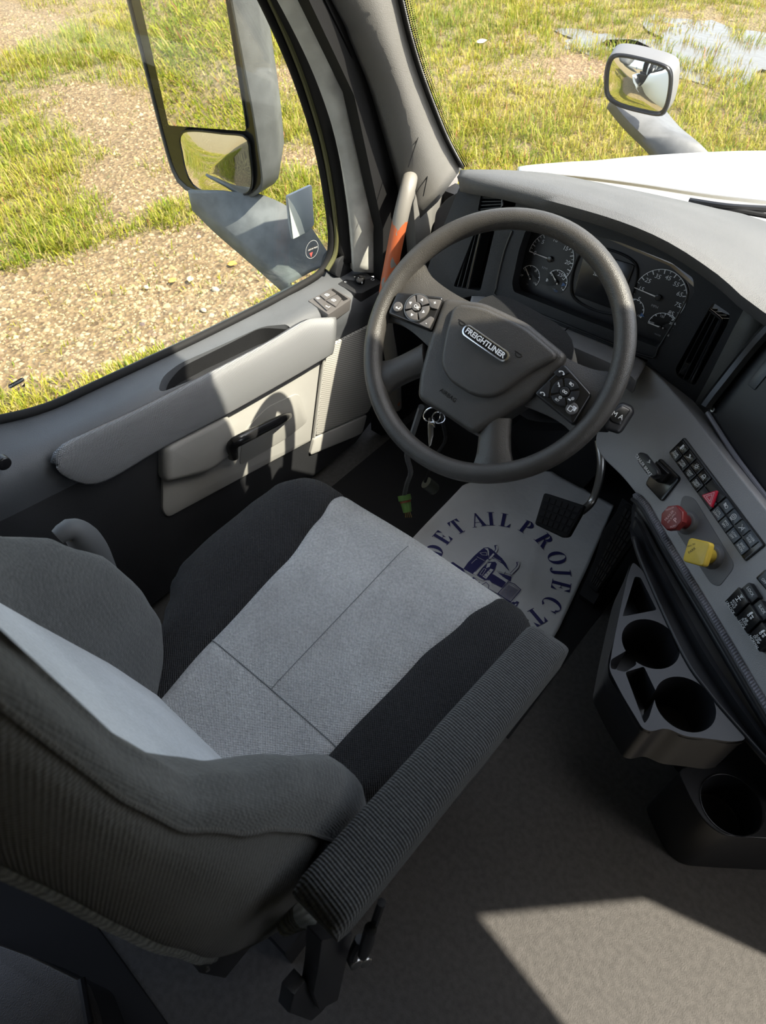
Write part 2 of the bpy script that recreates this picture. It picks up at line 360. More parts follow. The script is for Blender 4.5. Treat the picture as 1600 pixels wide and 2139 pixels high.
PUDDLES = [('shallow muddy puddle in the grass left of the hood mirror', 1245, 80, .5, .45), ('broad muddy puddle at the far upper right corner', 1530, 100, 1.5, 1.2)]
def wet(x, y):
    m = np.zeros_like(x)
    for _, u, v, rx, ry in PUDDLES:
        c = at(u, v, z=GZ); m = np.maximum(m, np.exp(-(((x-c.x)/(rx*1.15))**2+((y-c.y)/(ry*1.15))**2)**2))
    return m
# ground surface with a 'grass' attribute that says soil or gravel
def build_ground():
    xs = np.arange(-16, -1.0, 0.11); ys = np.arange(-5, 17, 0.11); X, Y = np.meshgrid(xs, ys, indexing='ij')
    Z = GZ-0.02*wet(X, Y)+0.05*(vnoise(X, Y, 1.1, 11)-0.5)+0.02*(vnoise(X, Y, 4, 12)-0.5)
    nx, ny = X.shape; vs = np.stack([X.ravel(), Y.ravel(), Z.ravel()], 1)
    I = (np.arange(nx-1)[:, None]*ny+np.arange(ny-1)[None]).ravel()
    fs = np.stack([I, I+ny, I+ny+1, I+1], 1)
    far = np.array([(-90, -90, GZ-.04), (90, -90, GZ-.04), (90, 90, GZ-.04), (-90, 90, GZ-.04)])
    k = len(vs); me = bpy.data.meshes.new('ground')
    me.from_pydata(np.vstack([vs, far]).tolist(), [], fs.tolist()+[(k, k+1, k+2, k+3)]); me.update()
    at_ = me.attributes.new('grassy', 'FLOAT', 'POINT')
    at_.data.foreach_set('value', np.concatenate([grassy(X.ravel(), Y.ravel()), np.full(4, .75)]).astype(np.float32))
    m = bpy.data.materials.new('gravel_and_soil'); m.use_nodes = True; nt = m.node_tree; b = nt.nodes['Principled BSDF']; N = nt.nodes.new; L = nt.links.new
    b.inputs['Roughness'].default_value = 0.95
    tc = N('ShaderNodeTexCoord'); vo = N('ShaderNodeTexVoronoi'); vo.inputs['Scale'].default_value = 34; L(tc.outputs['Object'], vo.inputs['Vector'])
    r1 = N('ShaderNodeValToRGB'); e = r1.color_ramp.elements; e[0].color = (0.075, 0.045, 0.02, 1); e[1].color = (0.22, 0.15, 0.078, 1); L(vo.outputs['Color'], r1.inputs[0])
    nz = N('ShaderNodeTexNoise'); nz.inputs['Scale'].default_value = 30; nz.inputs['Detail'].default_value = 6; L(tc.outputs['Object'], nz.inputs['Vector'])
    r2 = N('ShaderNodeValToRGB'); e = r2.color_ramp.elements; e[0].position = .3; e[1].position = .7; e[0].color = (0.07, 0.05, 0.028, 1); e[1].color = (0.22, 0.17, 0.075, 1); L(nz.outputs['Fac'], r2.inputs[0])
    aa = N('ShaderNodeAttribute'); aa.attribute_name = 'grassy'; rr = N('ShaderNodeMapRange'); rr.inputs[1].default_value = .22; rr.inputs[2].default_value = .5; L(aa.outputs['Fac'], rr.inputs[0])
    mx = N('ShaderNodeMix'); mx.data_type = 'RGBA'; L(rr.outputs[0], mx.inputs[0]); L(r1.outputs[0], mx.inputs[6]); L(r2.outputs[0], mx.inputs[7]); L(mx.outputs[2], b.inputs['Base Color'])
    bp = N('ShaderNodeBump'); bp.inputs['Strength'].default_value = 0.8; bp.inputs['Distance'].default_value = .02; L(vo.outputs['Distance'], bp.inputs['Height']); L(bp.outputs[0], b.inputs['Normal'])
    tag(link('ground', me, m, None, 0), 'gravelly soil under the grass outside the cab', None, kind='structure')
build_ground()
def gz(x, y): return GZ+0.05*(vnoise(x, y, 1.1, 11)-0.5)+0.02*(vnoise(x, y, 4, 12)-0.5)

def attr_mat(name, rough=0.8, trans=0.0):
    m = bpy.data.materials.new(name); m.use_nodes = True; nt = m.node_tree; b = nt.nodes['Principled BSDF']
    a = nt.nodes.new('ShaderNodeAttribute'); a.attribute_name = 'col'; nt.links.new(a.outputs['Color'], b.inputs['Base Color'])
    b.inputs['Roughness'].default_value = rough; b.inputs['Specular IOR Level'].default_value = 0.25
    if trans:
        t = nt.nodes.new('ShaderNodeBsdfTranslucent'); nt.links.new(a.outputs['Color'], t.inputs[0]); x = nt.nodes.new('ShaderNodeMixShader'); x.inputs[0].default_value = trans
        nt.links.new(b.outputs[0], x.inputs[1]); nt.links.new(t.outputs[0], x.inputs[2]); nt.links.new(x.outputs[0], nt.nodes['Material Output'].inputs[0])
    return m
def big_mesh(name, vs, tris, quads, cols, m):
    me = bpy.data.meshes.new(name); nt_, nq = len(tris), len(quads)
    me.vertices.add(len(vs)); me.vertices.foreach_set('co', vs.astype(np.float32).ravel())
    lp = np.concatenate([tris.ravel(), quads.ravel()]).astype(np.int32); me.loops.add(len(lp)); me.loops.foreach_set('vertex_index', lp)
    me.polygons.add(nt_+nq); st = np.concatenate([np.arange(nt_)*3, nt_*3+np.arange(nq)*4]).astype(np.int32)
    me.polygons.foreach_set('loop_start', st)
    me.update(calc_edges=True)
    a = me.attributes.new('col', 'FLOAT_COLOR', 'POINT'); a.data.foreach_set('color', np.c_[cols, np.ones(len(cols))].astype(np.float32).ravel())
    return link(name, me, m, None, 0)
def build_grass():
    # tuft centres: polar about the cab so that near ground gets more
    n = 44000
    th = rng.uniform(R(62), R(205), n); rr = 2.3+13.5*rng.random(n)**1.5
    cx = 0.3+np.cos(th)*rr; cy = np.sin(th)*rr
    g = grassy(cx, cy); keep = (rng.random(n) < np.clip((g-0.05)*1.7, 0.05, 1)) & (rng.random(n) > .82*wet(cx, cy)); cx, cy, g = cx[keep], cy[keep], g[keep]
    nb = (4+13*g+rng.integers(0, 6, len(cx))).astype(int); idx = np.repeat(np.arange(len(cx)), nb); m = len(idx)
    tone = vnoise(cx, cy, 1.7, 21)*0.6+0.4*rng.random(len(cx))
    hs = (0.5+0.8*g*rng.random(len(cx)))*(0.6+0.6*vnoise(cx, cy, 0.8, 22))
    a = rng.uniform(0, 2*np.pi, m); rad = 0.09*np.sqrt(rng.random(m))
    bx = cx[idx]+np.cos(a)*rad; by = cy[idx]+np.sin(a)*rad
    az = a+rng.normal(0, 0.9, m); ln = hs[idx]*rng.uniform(0.06, 0.19, m); lean = rng.uniform(0.15, 1.35, m); w = rng.uniform(0.0024, 0.0058, m)
    dx, dy = np.cos(az), np.sin(az); px, py = -dy*w, dx*w; z0 = gz(bx, by)-0.005
    mid = ln*0.55; s1 = np.sin(lean*0.6); c1 = np.cos(lean*0.6); s2 = np.sin(lean*1.5); c2 = np.cos(lean*1.5)
    mx, my, mz = bx+dx*mid*s1, by+dy*mid*s1, z0+mid*c1
    tx, ty, tz = mx+dx*(ln-mid)*s2, my+dy*(ln-mid)*s2, mz+(ln-mid)*c2
    vs = np.stack([np.c_[bx-px, by-py, z0], np.c_[bx+px, by+py, z0], np.c_[mx+px*.8, my+py*.8, mz], np.c_[mx-px*.8, my-py*.8, mz], np.c_[tx, ty, tz]], 1).reshape(-1, 3)
    o = np.arange(m)*5; quads = np.stack([o, o+1, o+2, o+3], 1); tris = np.stack([o+3, o+2, o+4], 1)
    pal = np.array([(0.13, 0.19, 0.016), (0.23, 0.25, 0.018), (0.34, 0.30, 0.028), (0.37, 0.29, 0.10), (0.30, 0.13, 0.06)])
    t = np.clip(tone[idx]*2.6+rng.normal(0, 0.55, m)-0.1, 0, 2.99); dry = rng.random(m); t = np.where(dry < 0.24, 3, t); t = np.where(dry < 0.03, 4, t); t = np.where((g[idx] < .3) & (dry < .45), 3, t)
    k = np.floor(t).astype(int); f = (t-k)[:, None]; col = pal[k]*(1-f)+pal[np.minimum(k+1, 4)]*f; col = col*rng.uniform(0.75, 1.15, (m, 1))
    ob = big_mesh('grass', vs, tris, quads, np.repeat(col, 5, 0), attr_mat('grass_blades', 0.6, 0.35))
    tag(ob, 'yellow-green grass tufts growing through the gravel outside', 'grass', kind='stuff')
def build_pebbles():
    n = 90000; th = rng.uniform(R(75), R(180), n); rr = 2.6+10*rng.random(n)**1.4
    x = 0.3+np.cos(th)*rr; y = np.sin(th)*rr; g = grassy(x, y); k = rng.random(n) < np.clip(1.15-g*1.9, 0.0, 1); x, y = x[k], y[k]; n = len(x)
    s = rng.lognormal(-4.6, 0.38, n)
    base = np.array([(1, 0, 0), (0, 1, 0), (-1, 0, 0), (0, -1, 0), (.1, .05, .75)]); ang = rng.uniform(0, 6.28, n); ca, sa = np.cos(ang), np.sin(ang)
    sx = s[:, None]*rng.uniform(.7, 1.5, (n, 5)); sy = s[:, None]*rng.uniform(.6, 1.2, (n, 5))
    bx = base[None, :, 0]*sx; by = base[None, :, 1]*sy
    vs = np.stack([x[:, None]+bx*ca[:, None]-by*sa[:, None], y[:, None]+bx*sa[:, None]+by*ca[:, None], gz(x, y)[:, None]+base[None, :, 2]*s[:, None]], 2).reshape(-1, 3)
    o = np.arange(n)*5; tris = np.concatenate([np.stack([o+i, o+(i+1) % 4, o+4], 1) for i in range(4)])
    c = np.array([(0.28, 0.21, 0.125)])*rng.uniform(0.35, 1.35, (n, 1))*np.array([1, 1, 1])+rng.normal(0, .006, (n, 3))
    ob = big_mesh('gravel', vs, tris, np.zeros((0, 4), int), np.repeat(np.clip(c, .03, .9), 5, 0), attr_mat('gravel_stones', 0.9))
    tag(ob, 'loose pale gravel stones scattered outside the driver window', 'gravel', kind='stuff')
build_grass(); build_pebbles()
# puddles in the far grass
PUD = mat('puddle_water', (0.10, 0.085, 0.06), 0.12, 0.25, 9, spec=0.5, dist=.01)
for k, (lab, u, v, rx, ry) in enumerate(PUDDLES):
    c = at(u, v, z=GZ+.03); pts = []
    for i in range(40):
        a = 2*math.pi*i/40; q = 1+0.28*math.sin(3*a+k)+0.16*math.sin(5*a+2*k)+0.1*math.sin(9*a)
        pts.append(V((c.x+math.cos(a)*rx*q, c.y+math.sin(a)*ry*q, GZ-.003)))
    po = from_py('puddle', [V((c.x, c.y, GZ-.003))]+pts, [(0, i+1, (i+1) % 40+1) for i in range(40)], PUD, None, 0); md_ = po.modifiers.new('s', 'SOLIDIFY'); md_.thickness = .02; md_.offset = -1; tag(po, lab, 'puddle')
# litter, leaves and bigger stones
LEAF = mat('dry_orange_leaf', (0.55, 0.30, 0.06), 0.7, var=0.2, vscale=60)
PALE = mat('pale_stone', (0.36, 0.31, 0.22), 0.85, 0.4, 60, var=0.1)
def leaf(u, v, s, ang, lab, m, cat='leaf', name='fallen_leaf'):
    c = at(u, v, z=GZ+.03); d = V((math.cos(ang), math.sin(ang), .15)); e = V((-math.sin(ang), math.cos(ang), .1)); vs = []; fs = []
    for i in range(7):
        t = i/6; w = math.sin(math.pi*min(1, t*.93+.05))*.42
        vs += [c+d*(t-.5)*s-e*w*s+V((0, 0, .012)), c+d*(t-.5)*s, c+d*(t-.5)*s+e*w*s+V((0, 0, .012))]
    for i in range(6):
        for j in range(2): fs.append((i*3+j, i*3+j+1, i*3+j+4, i*3+j+3))
    o = from_py(name, vs, fs, m, None); md = o.modifiers.new('t', 'SOLIDIFY'); md.thickness = .002
    tag(o, lab, cat)
leaf(485, 553, .075, .5, 'orange dry leaf on gravel close to the mirror arm', LEAF)
leaf(361, 588, .06, 1.2, 'small orange dry leaf in the middle of the gravel strip', LEAF)
leaf(398, 585, .06, 2.2, 'pale yellow dry leaf just right of the small orange leaf', mat('pale_dry_leaf', (0.62, 0.52, 0.22), .7))
leaf(1005, 88, .13, .8, 'white scrap of litter in the grass beyond the windshield', mat('white_litter', (0.85, 0.85, 0.83), .6), 'litter', 'litter_scrap')
def stone(u, v, s, lab):
    c = at(u, v, z=GZ+.02); bm = bmesh.new(); bmesh.ops.create_icosphere(bm, subdivisions=2, radius=s); r = random.Random(u)
    for q in bm.verts: q.co = V((q.co.x*1.3, q.co.y*.9, q.co.z*.7))*r.uniform(.88, 1.1)+c
    tag(link('stone', mesh_bm(bm), PALE, None, 60), lab, 'stone')
stone(450, 605, .026, 'pale round stone at the edge of the gravel by the window sill')
stone(425, 648, .02, 'flat pale stone on gravel below the round pale one')
stone(305, 600, .018, 'small white stone in the gravel left of the leaves')

# ================================================================== CAB SHELL (setting)
def struct(o, label): return tag(o, label, None, kind='structure')
def box(name, a, b, m, parent=None, bevel=0):
    a, b = V(a), V(b)
    return prism(name, [(a.x, a.y, b.z), (b.x, a.y, b.z), (b.x, b.y, b.z), (a.x, b.y, b.z)], (0, 0, a.z-b.z), m, parent, bevel)
# floor, with a separate dark mat edge behind the seat
struct(box('floor', (-.62, -.9, -.05), (1.7, 1.62, 0), FLOORM), 'dark grained vinyl cab floor')
# ceiling, its front edge drawn past the windshield to shape the sun's shadow
struct(prism('ceiling', [(-.66, -1.3, 1.80), (1.68, -1.3, 1.80), (1.68, 1.42, 1.80), (1.15, 1.28, 1.80), (.80, 1.09, 1.80), (.45, .91, 1.80), (-.66, .86, 1.80)], (0, 0, -.06), mat('headliner', (0.50, 0.49, 0.48), .95)), 'pale headliner, front edge extended to shade the seats')
struct(box('wall_back', (-.66, -1.0, -.05), (1.68, -.95, 1.80), mat('back_wall_cloth', (.10, .10, .10), .95)), 'grey back wall of the cab behind the seats')
# firewall and kick panels
struct(box('wall_front', (-.60, 1.56, -.05), (1.66, 1.62, .50), BLACK), 'black firewall behind the pedals')
# unseen passenger side wall, opening shaped to throw the floor's sun patch
RW = 1.60
op = [(.685, 1.58), (.83, 1.29), (.815, .95), (.81, .70), (.34, .70), (.567, 1.28)]
outer = [(-1.3, -.3), (1.5, -.3), (1.5, .75), (1.45, 1.78), (-1.3, 1.78)]
rw = prism('wall_right', [(RW, y, z) for y, z in outer], (.06, 0, 0), LGREY)
cut(rw, [prism('c', [(RW-.1, y, z) for y, z in op], (.3, 0, 0), None)])
rw.data.materials.clear(); rw.data.materials.append(PILLAR)
struct(rw, 'grey passenger side wall with an opening shaped for the sun patch')
# left outer skin of the cab (seen in the mirrors) and strip above the side window
struct(prism('wall_left', [(-.645, y, z) for y, z in [(-1.6, -.55), (1.5, -.55), (1.62, .1), (1.5, .36), (.95, .40), (-1.6, .44)]], (-.03, 0, 0), WHITE, None, .01), 'white painted outer skin of the cab side')
struct(prism('trim_1', [(-.60, y, z) for y, z in [(-1.3, 1.50), (.60, 1.50), (.80, 1.42), (.84, 1.76), (-1.3, 1.76)]], (-.05, 0, 0), LGREY), 'light grey rail above the driver window')

# ---------------------------------------------------------------- door_1 : driver door
D = thing('door_1', 'driver door with grey armrest band, handle and speaker grille', None, (-.55, .55, 0), kind='structure')
XW, XI = -.600, -.500                              # window line and inner face of the door
wl = [at(u, v, x=XW) for u, v in [(-160, 905), (0, 874), (100, 850), (200, 806), (300, 760), (400, 714), (520, 655), (640, 594), (672, 572)]]
il = [at(u, v, x=XI) for u, v in [(-160, 1060), (0, 990), (60, 962), (122, 934), (300, 845), (450, 765), (600, 687), (660, 655), (700, 640), (790, 596)]]
n = 40
A = crv(wl, n); B = crv(il, n)
sec = []
for k in range(n):
    a, b = A[k], B[k]; a = V((a.x, b.y if k > 30 else a.y+(b.y-a.y)*.3, a.z))
    pts = [a+V((-.02, 0, -.10)), a+V((-.02, 0, -.002)), a+V((.006, 0, .004)), a.lerp(b, .35)+V((0, 0, .003)), a.lerp(b, .7)+V((0, 0, .006)), a.lerp(b, .9)+V((0, 0, .005)), b+V((.002, 0, -.004)), b+V((.010, 0, -.018)), b+V((.012, 0, -.05)), b+V((.0, 0, -.11))]
    sec.append(pts)
ledge = loft('sill_ledge', sec, DOORC, D, closed=True, caps=True)
# pull pocket sunk into the ledge, following it
LN = V((.52, 0, .85)).normalized(); LP = A[22].lerp(B[22], .6)
pk = [on(u, v, LP, LN) for u, v in [(338, 850), (345, 800), (376, 764), (470, 718), (545, 680), (604, 684), (614, 700), (560, 736), (450, 794)]]
pk = rnd_poly([p+V((0, 0, .06)) for p in pk], .02)
ct = prism('c', pk, (0, 0, -.16), None)
cut(ledge, [ct])
_pc = sum(pk, V())/len(pk); loft('pocket_shade', [[_pc+(p-_pc)*.985+V((0, 0, dz)) for p in pk] for dz in (-.064, -.15)], BLACK, D, closed=True, smooth=60)  # black inner walls paint in the dark of the pocket's depth
prism('pocket_floor', [p+V((0, 0, -.15)) for p in pk], (0, 0, -.01), BLACK, D)
# dark lower skin of the door
low = [at(u, v, x=XI+.004) for u, v in [(-160, 1062), (0, 995), (122, 940), (300, 850), (450, 770), (600, 692), (700, 645), (790, 600)]]
skin = [V((p.x, p.y, p.z-.03)) for p in low]+[V((XI+.004, 1.14, .07)), V((XI+.004, 1.05, .03)), V((XI+.004, .0, .03))]
prism('lower_skin', skin, (-.05, 0, 0), CHAR, D, .004)
# grey patterned armrest band
up_ = crv([at(u, v, x=XI+.016) for u, v in [(118, 966), (128, 938), (170, 910), (300, 850), (450, 772), (560, 714), (620, 678), (645, 668), (694, 667)]], 40)
lo_ = crv([at(u, v, x=XI+.020) for u, v in [(118, 967), (140, 990), (205, 1000), (330, 930), (470, 858), (560, 808), (620, 774), (660, 750), (688, 733)]], 40)
BAND = bpy.data.materials.new('silver_patterned_trim'); BAND.use_nodes = True
def band_mat(m):
    nt = m.node_tree; b = nt.nodes['Principled BSDF']; N = nt.nodes.new; L = nt.links.new
    b.inputs['Base Color'].default_value = (0.25, 0.258, 0.27, 1); b.inputs['Roughness'].default_value = .34; b.inputs['Metallic'].default_value = .25
    tc = N('ShaderNodeTexCoord'); vals = []
    for d in ((0, 1, .5), (0, 1, -1.6)):
        v = N('ShaderNodeVectorMath'); v.operation = 'DOT_PRODUCT'; v.inputs[1].default_value = d; L(tc.outputs['Object'], v.inputs[0])
        a = N('ShaderNodeMath'); a.operation = 'MULTIPLY'; a.inputs[1].default_value = 1250; L(v.outputs['Value'], a.inputs[0]); s = N('ShaderNodeMath'); s.operation = 'SINE'; L(a.outputs[0], s.inputs[0]); vals.append(s.outputs[0])
    mu = N('ShaderNodeMath'); mu.operation = 'MULTIPLY'; L(vals[0], mu.inputs[0]); L(vals[1], mu.inputs[1])
    bp = N('ShaderNodeBump'); bp.inputs['Strength'].default_value = .7; bp.inputs['Distance'].default_value = .0008; L(mu.outputs[0], bp.inputs['Height']); L(bp.outputs[0], b.inputs['Normal'])
band_mat(BAND)
cs = []
for t in (0, .03, .12, .3, .5, .7, .88, .97, 1):
    off = .0045*math.sin(math.pi*min(1, t+.02))**.5 if 0 < t < 1 else 0
    cs.append([p.lerp(q, t)+V((off, 0, off*.35))*min(1, (p-q).length/.05) for p, q in zip(up_, lo_)])
loft('armrest_band', cs, BAND, D, smooth=70, thick=.012)
tube('band_gap', up_+lo_[::-1], .0022, GLOSS, D, n=90, sides=6, closed=True)
# recessed light grey insert
ins = [at(u, v, x=XI+.010) for u, v in [(341, 932), (340, 1068), (352, 1083), (520, 992), (654, 920), (668, 810), (674, 742), (560, 806), (470, 856)]]
prism('insert_panel', rnd_poly(ins, .012), (-.03, 0, 0), LGREY, D, .006)
# moulded bulge at the rear of the insert
bul = [at(u, v, x=XI+.03) for u, v in [(347, 936), (480, 866), (500, 905), (487, 955), (440, 990), (347, 1015)]]
bb = prism('insert_bulge', rnd_poly(bul, .02, 5), (-.03, 0, 0), LGREY, D, .018, 5, smooth=60)
# flat darker plate, shade of the recess behind the handle painted in
dish = [at(u, v, x=XI+.0125) for u, v in [(510, 900), (560, 850), (625, 820), (645, 880), (600, 915), (500, 975)]]
prism('handle_recess_shade', rnd_poly(dish, .02), (-.01, 0, 0), mat('shadow_grey_plastic', (0.29, 0.285, 0.27), .5, .25, 700), D, .002)
hd = [at(487, 955, x=XI+.02), at(486, 930, x=XI+.045), at(505, 917, x=XI+.055), at(550, 895, x=XI+.055), at(590, 875, x=XI+.05), at(605, 868, x=XI+.025)]
h = tube('door_handle', hd, [.012, .0135, .0135, .0125, .011, .008], GLOSS, D, n=30, sides=14, flat=.75)
h['label'] = 'glossy black pull handle'
# perforated speaker grille and its lower trim
SPK = bpy.data.materials.new('perforated_speaker_plastic'); SPK.use_nodes = True
def spk(m):
    nt = m.node_tree; b = nt.nodes['Principled BSDF']; N = nt.nodes.new; L = nt.links.new; b.inputs['Roughness'].default_value = .55
    tc = N('ShaderNodeTexCoord'); mp = N('ShaderNodeMapping'); mp.inputs['Rotation'].default_value = (R(38), 0, 0); L(tc.outputs['Object'], mp.inputs[0])
    sp = N('ShaderNodeSeparateXYZ'); L(mp.outputs[0], sp.inputs[0]); vs = []
    for o in ('Y', 'Z'):
        a = N('ShaderNodeMath'); a.operation = 'MULTIPLY'; a.inputs[1].default_value = 2*math.pi/.0052; L(sp.outputs[o], a.inputs[0]); s = N('ShaderNodeMath'); s.operation = 'SINE'; L(a.outputs[0], s.inputs[0]); vs.append(s.outputs[0])
    mu = N('ShaderNodeMath'); mu.operation = 'ADD'; L(vs[0], mu.inputs[0]); L(vs[1], mu.inputs[1])
    mr = N('ShaderNodeMapRange'); mr.inputs[1].default_value = .35; mr.inputs[2].default_value = .9; L(mu.outputs[0], mr.inputs[0])
    mx = N('ShaderNodeMix'); mx.data_type = 'RGBA'; mx.inputs[6].default_value = (.40, .39, .365, 1); mx.inputs[7].default_value = (.11, .105, .10, 1); L(mr.outputs[0], mx.inputs[0]); L(mx.outputs[2], b.inputs['Base Color'])
spk(SPK)
gr = [at(u, v, x=XI+.012) for u, v in [(681, 728), (790, 672), (800, 800), (770, 862), (660, 912), (672, 800)]]
prism('speaker_grille', rnd_poly(gr, .01), (-.03, 0, 0), SPK, D, .004)
gl = [at(u, v, x=XI+.012) for u, v in [(657, 916), (768, 866), (758, 905), (745, 912), (648, 952)]]
prism('grille_lower_trim', rnd_poly(gl, .01), (-.03, 0, 0), LGREY, D, .004)
ge = [at(u, v, x=XI+.018) for u, v in [(679, 728), (670, 800), (656, 914)]]
tube('grille_edge', ge, .0035, LGREY, D, n=12, sides=8)
# two screw heads
for u, v in [(8, 968), (4, 965)][:1]:
    p = at(u, v, x=XI+.012); cyl('screw_cap', p+V((-.01, 0, 0)), (1, 0, 0), .012, .014, GLOSS, D, 20, bevel=.003)
# window seal
sealp = [at(u, v, x=XW+.008) for u, v in [(-160, 903), (0, 876), (100, 850), (200, 805), (400, 713), (560, 634), (640, 590), (672, 566), (688, 535), (692, 495), (684, 420), (664, 310), (632, 200), (596, 105), (548, 0), (500, -90)]]
tube('window_seal', sealp, .0085, RUB, D, n=80, sides=10)
tube('window_channel', [p+V((.012, .006, .004)) for p in sealp[7:]], .006, mat('olive_tinted_edge', (0.10, 0.10, 0.045), .4), D, n=80, sides=8)
# dark window frame between the glass and the white pillar
fa = crv([at(u, v, x=XW+.014) for u, v in [(700, 540), (703, 490), (694, 400), (676, 300), (648, 200), (612, 100), (566, 0), (520, -90)]], 24)
fb = crv([at(u, v, x=XW+.03) for u, v in [(735, 545), (738, 495), (726, 400), (706, 300), (676, 200), (642, 100), (596, 0), (550, -90)]], 24)
loft('window_frame', [fa, [p.lerp(q, .5)+V((.012, 0, 0)) for p, q in zip(fa, fb)], fb], RUB, D, smooth=80, thick=.012)
# front end of the sill: raised dark cheek next to the pillar
ck = [at(u, v, x=XI-.065) for u, v in [(706, 548), (738, 508), (762, 487), (800, 497), (806, 575), (716, 585), (700, 575)]]
prism('front_cheek', rnd_poly(ck, .008), (-.05, 0, 0), CHAR, D, .006)

# window switch panel on the sill
SWN = (B[36]-B[33]).cross(A[34]-B[34]).normalized(); SWN = SWN if SWN.z > 0 else -SWN; SWP = A[34].lerp(B[34], .75)+V((0, 0, .006))
def sw(u, v, h=0.0): return on(u, v, SWP+SWN*h, SWN)
pn = [sw(u, v, .006) for u, v in [(643, 627), (694, 600), (735, 624), (686, 657)]]
swp = prism('switch_panel', rnd_poly(pn, .004), SWN*-.03, BTN, D, .0025)
wellp = [sw(u, v, .0068) for u, v in [(696, 603), (727, 624), (718, 628), (688, 608)]]
prism('switch_well', wellp, SWN*-.002, GLOSS, swp)
for q in ([(655, 622), (663, 618), (691, 640), (683, 648)], [(668, 616), (690, 604), (703, 613), (680, 626)], [(681, 627), (704, 614), (714, 623), (702, 640)]):
    prism('window_switch', rnd_poly([sw(u, v, .010) for u, v in q], .003), SWN*-.008, BTNB if len(q) == 0 else BTN, swp, .0015)
PXD = (sw(735, 624)-sw(694, 600)).normalized()
for s, u, v, z in (('window', 664, 623, .008), ('window', 683, 616, .011), ('window', 697, 627, .011), ('back', 685, 640, .011)):
    icon(s, sw(u, v, .0105), PXD, SWN.cross(PXD), z, PRINT, swp, name='switch_icon')
# mirror adjuster panel
MP = SWP.copy()
def mw(u, v, h=0.0): return on(u, v, MP+SWN*h, SWN)
mp_ = prism('mirror_control', rnd_poly([mw(u, v, .006) for u, v in [(705, 592), (750, 566), (795, 584), (795, 592), (757, 612), (742, 612)]], .004), SWN*-.03, CHAR, D, .0025)
cyl('adjuster_dial', mw(751, 589, .006), SWN, .013, .012, GLOSS, mp_, 24, bevel=.003)
cyl('dial_cap', mw(751, 587, .018), SWN, .008, .004, BTN, mp_, 20, bevel=.0015)
for u, v in ((748, 583), (756, 585), (756, 592)):
    cyl('dial_dot', mw(u, v, .0185), SWN, .0012, .004, PRINT, mp_, 8)
for s, u, v in (('dot', 722, 589), ('mirror', 778, 584), ('mirror', 757, 570)):
    icon(s, mw(u, v, .0065), PXD, SWN.cross(PXD), .010, PRINT, mp_, name='control_icon')

# ---------------------------------------------------------------- window_1 : side glass
gp = [at(u, v, x=XW) for u, v in [(-420, 1000), (0, 880), (100, 855), (200, 810), (400, 718), (640, 598), (672, 574), (692, 540), (697, 495), (688, 420), (668, 310), (636, 200), (600, 105), (552, 0), (440, -210)]]
gp = gp+[V((XW, .55, 1.50)), V((XW, -.25, 1.50))]
w1 = struct(prism('window_1', gp, (-.005, 0, 0), GLASS), 'clear driver side window glass')
# maker mark etched on the glass (lower left) and round sticker (lower right)
xd = V((0, 1, 0)); ydn = V((0, 0, 1))
def gw(u, v): return at(u, v, x=XW+.001)
bx = (gw(50, 791)-gw(18, 809)); by_ = V((0, -bx.z, bx.y)).normalized()
mb = MB(); c = gw(34, 800); L_ = bx.length/2
def pill(c, xd_, yd_, hl, hr, k=10):
    return [c+xd_*(hl-hr+hr*math.cos(a))+yd_*(hr*math.sin(a)) for a in [math.pi*(-.5+i/k) for i in range(k+1)]]+[c-xd_*(hl-hr)+xd_*(hr*math.cos(a))+yd_*(hr*math.sin(a)) for a in [math.pi*(.5+i/k) for i in range(k+1)]]
bxn = bx.normalized()
mb.poly(pill(c, bxn, by_, L_, .0042)).build('glass_mark', DPRINT, w1)
text('FREIGHTLINER', c+V((.0006, 0, 0)), -bxn, by_, .0046, PRINT, w1, bold=.01)
text('VITRO', gw(40, 812)+V((.0003, 0, 0)), -bxn, by_, .006, DPRINT, w1, bold=.02)
mb = MB(); g0 = gw(46, 807); mb.poly([g0, g0+bxn*.007+by_*.003, g0+bxn*.004-by_*.004]).build('glass_mark', DPRINT, w1)
text('TEMPERED AS2', gw(43, 821)+V((.0003, 0, 0)), -bxn, by_, .0032, DPRINT, w1)
text('M51 DOT 22', gw(45, 829)+V((.0003, 0, 0)), -bxn, by_, .0032, DPRINT, w1)
mb = MB(); sc_ = gw(652, 521); mb.arc(sc_, (1, 0, 0), .0205, .0212, 0, 2*math.pi, 48, (0, 1, 0)).build('sticker_ring', mat('pale_sticker_print', (.55, .58, .58), .6), w1)
e1 = (gw(669, 513)-gw(637, 526)).normalized(); e2 = V((1, 0, 0)).cross(e1)*1
mb = MB(); q = gw(653, 519)
mb.poly([q+e1*.0145+e2*.0035, q-e1*.0145+e2*.0035, q-e1*.0145-e2*.0035, q+e1*.0145-e2*.0035]).build('sticker_band', DPRINT, w1)
text('CUSTOM TRUCK', q+V((.0006, 0, 0)), e1, e2, .0042, PRINT, w1, bold=.01)
mb = MB(); q = gw(650, 531)
mb.poly([q+e1*.0055+e2*.004, q-e1*.0055+e2*.004, q-e2*.008]).build('sticker_arrow', mat('faded_red_print', (.5, .08, .07), .6), w1)

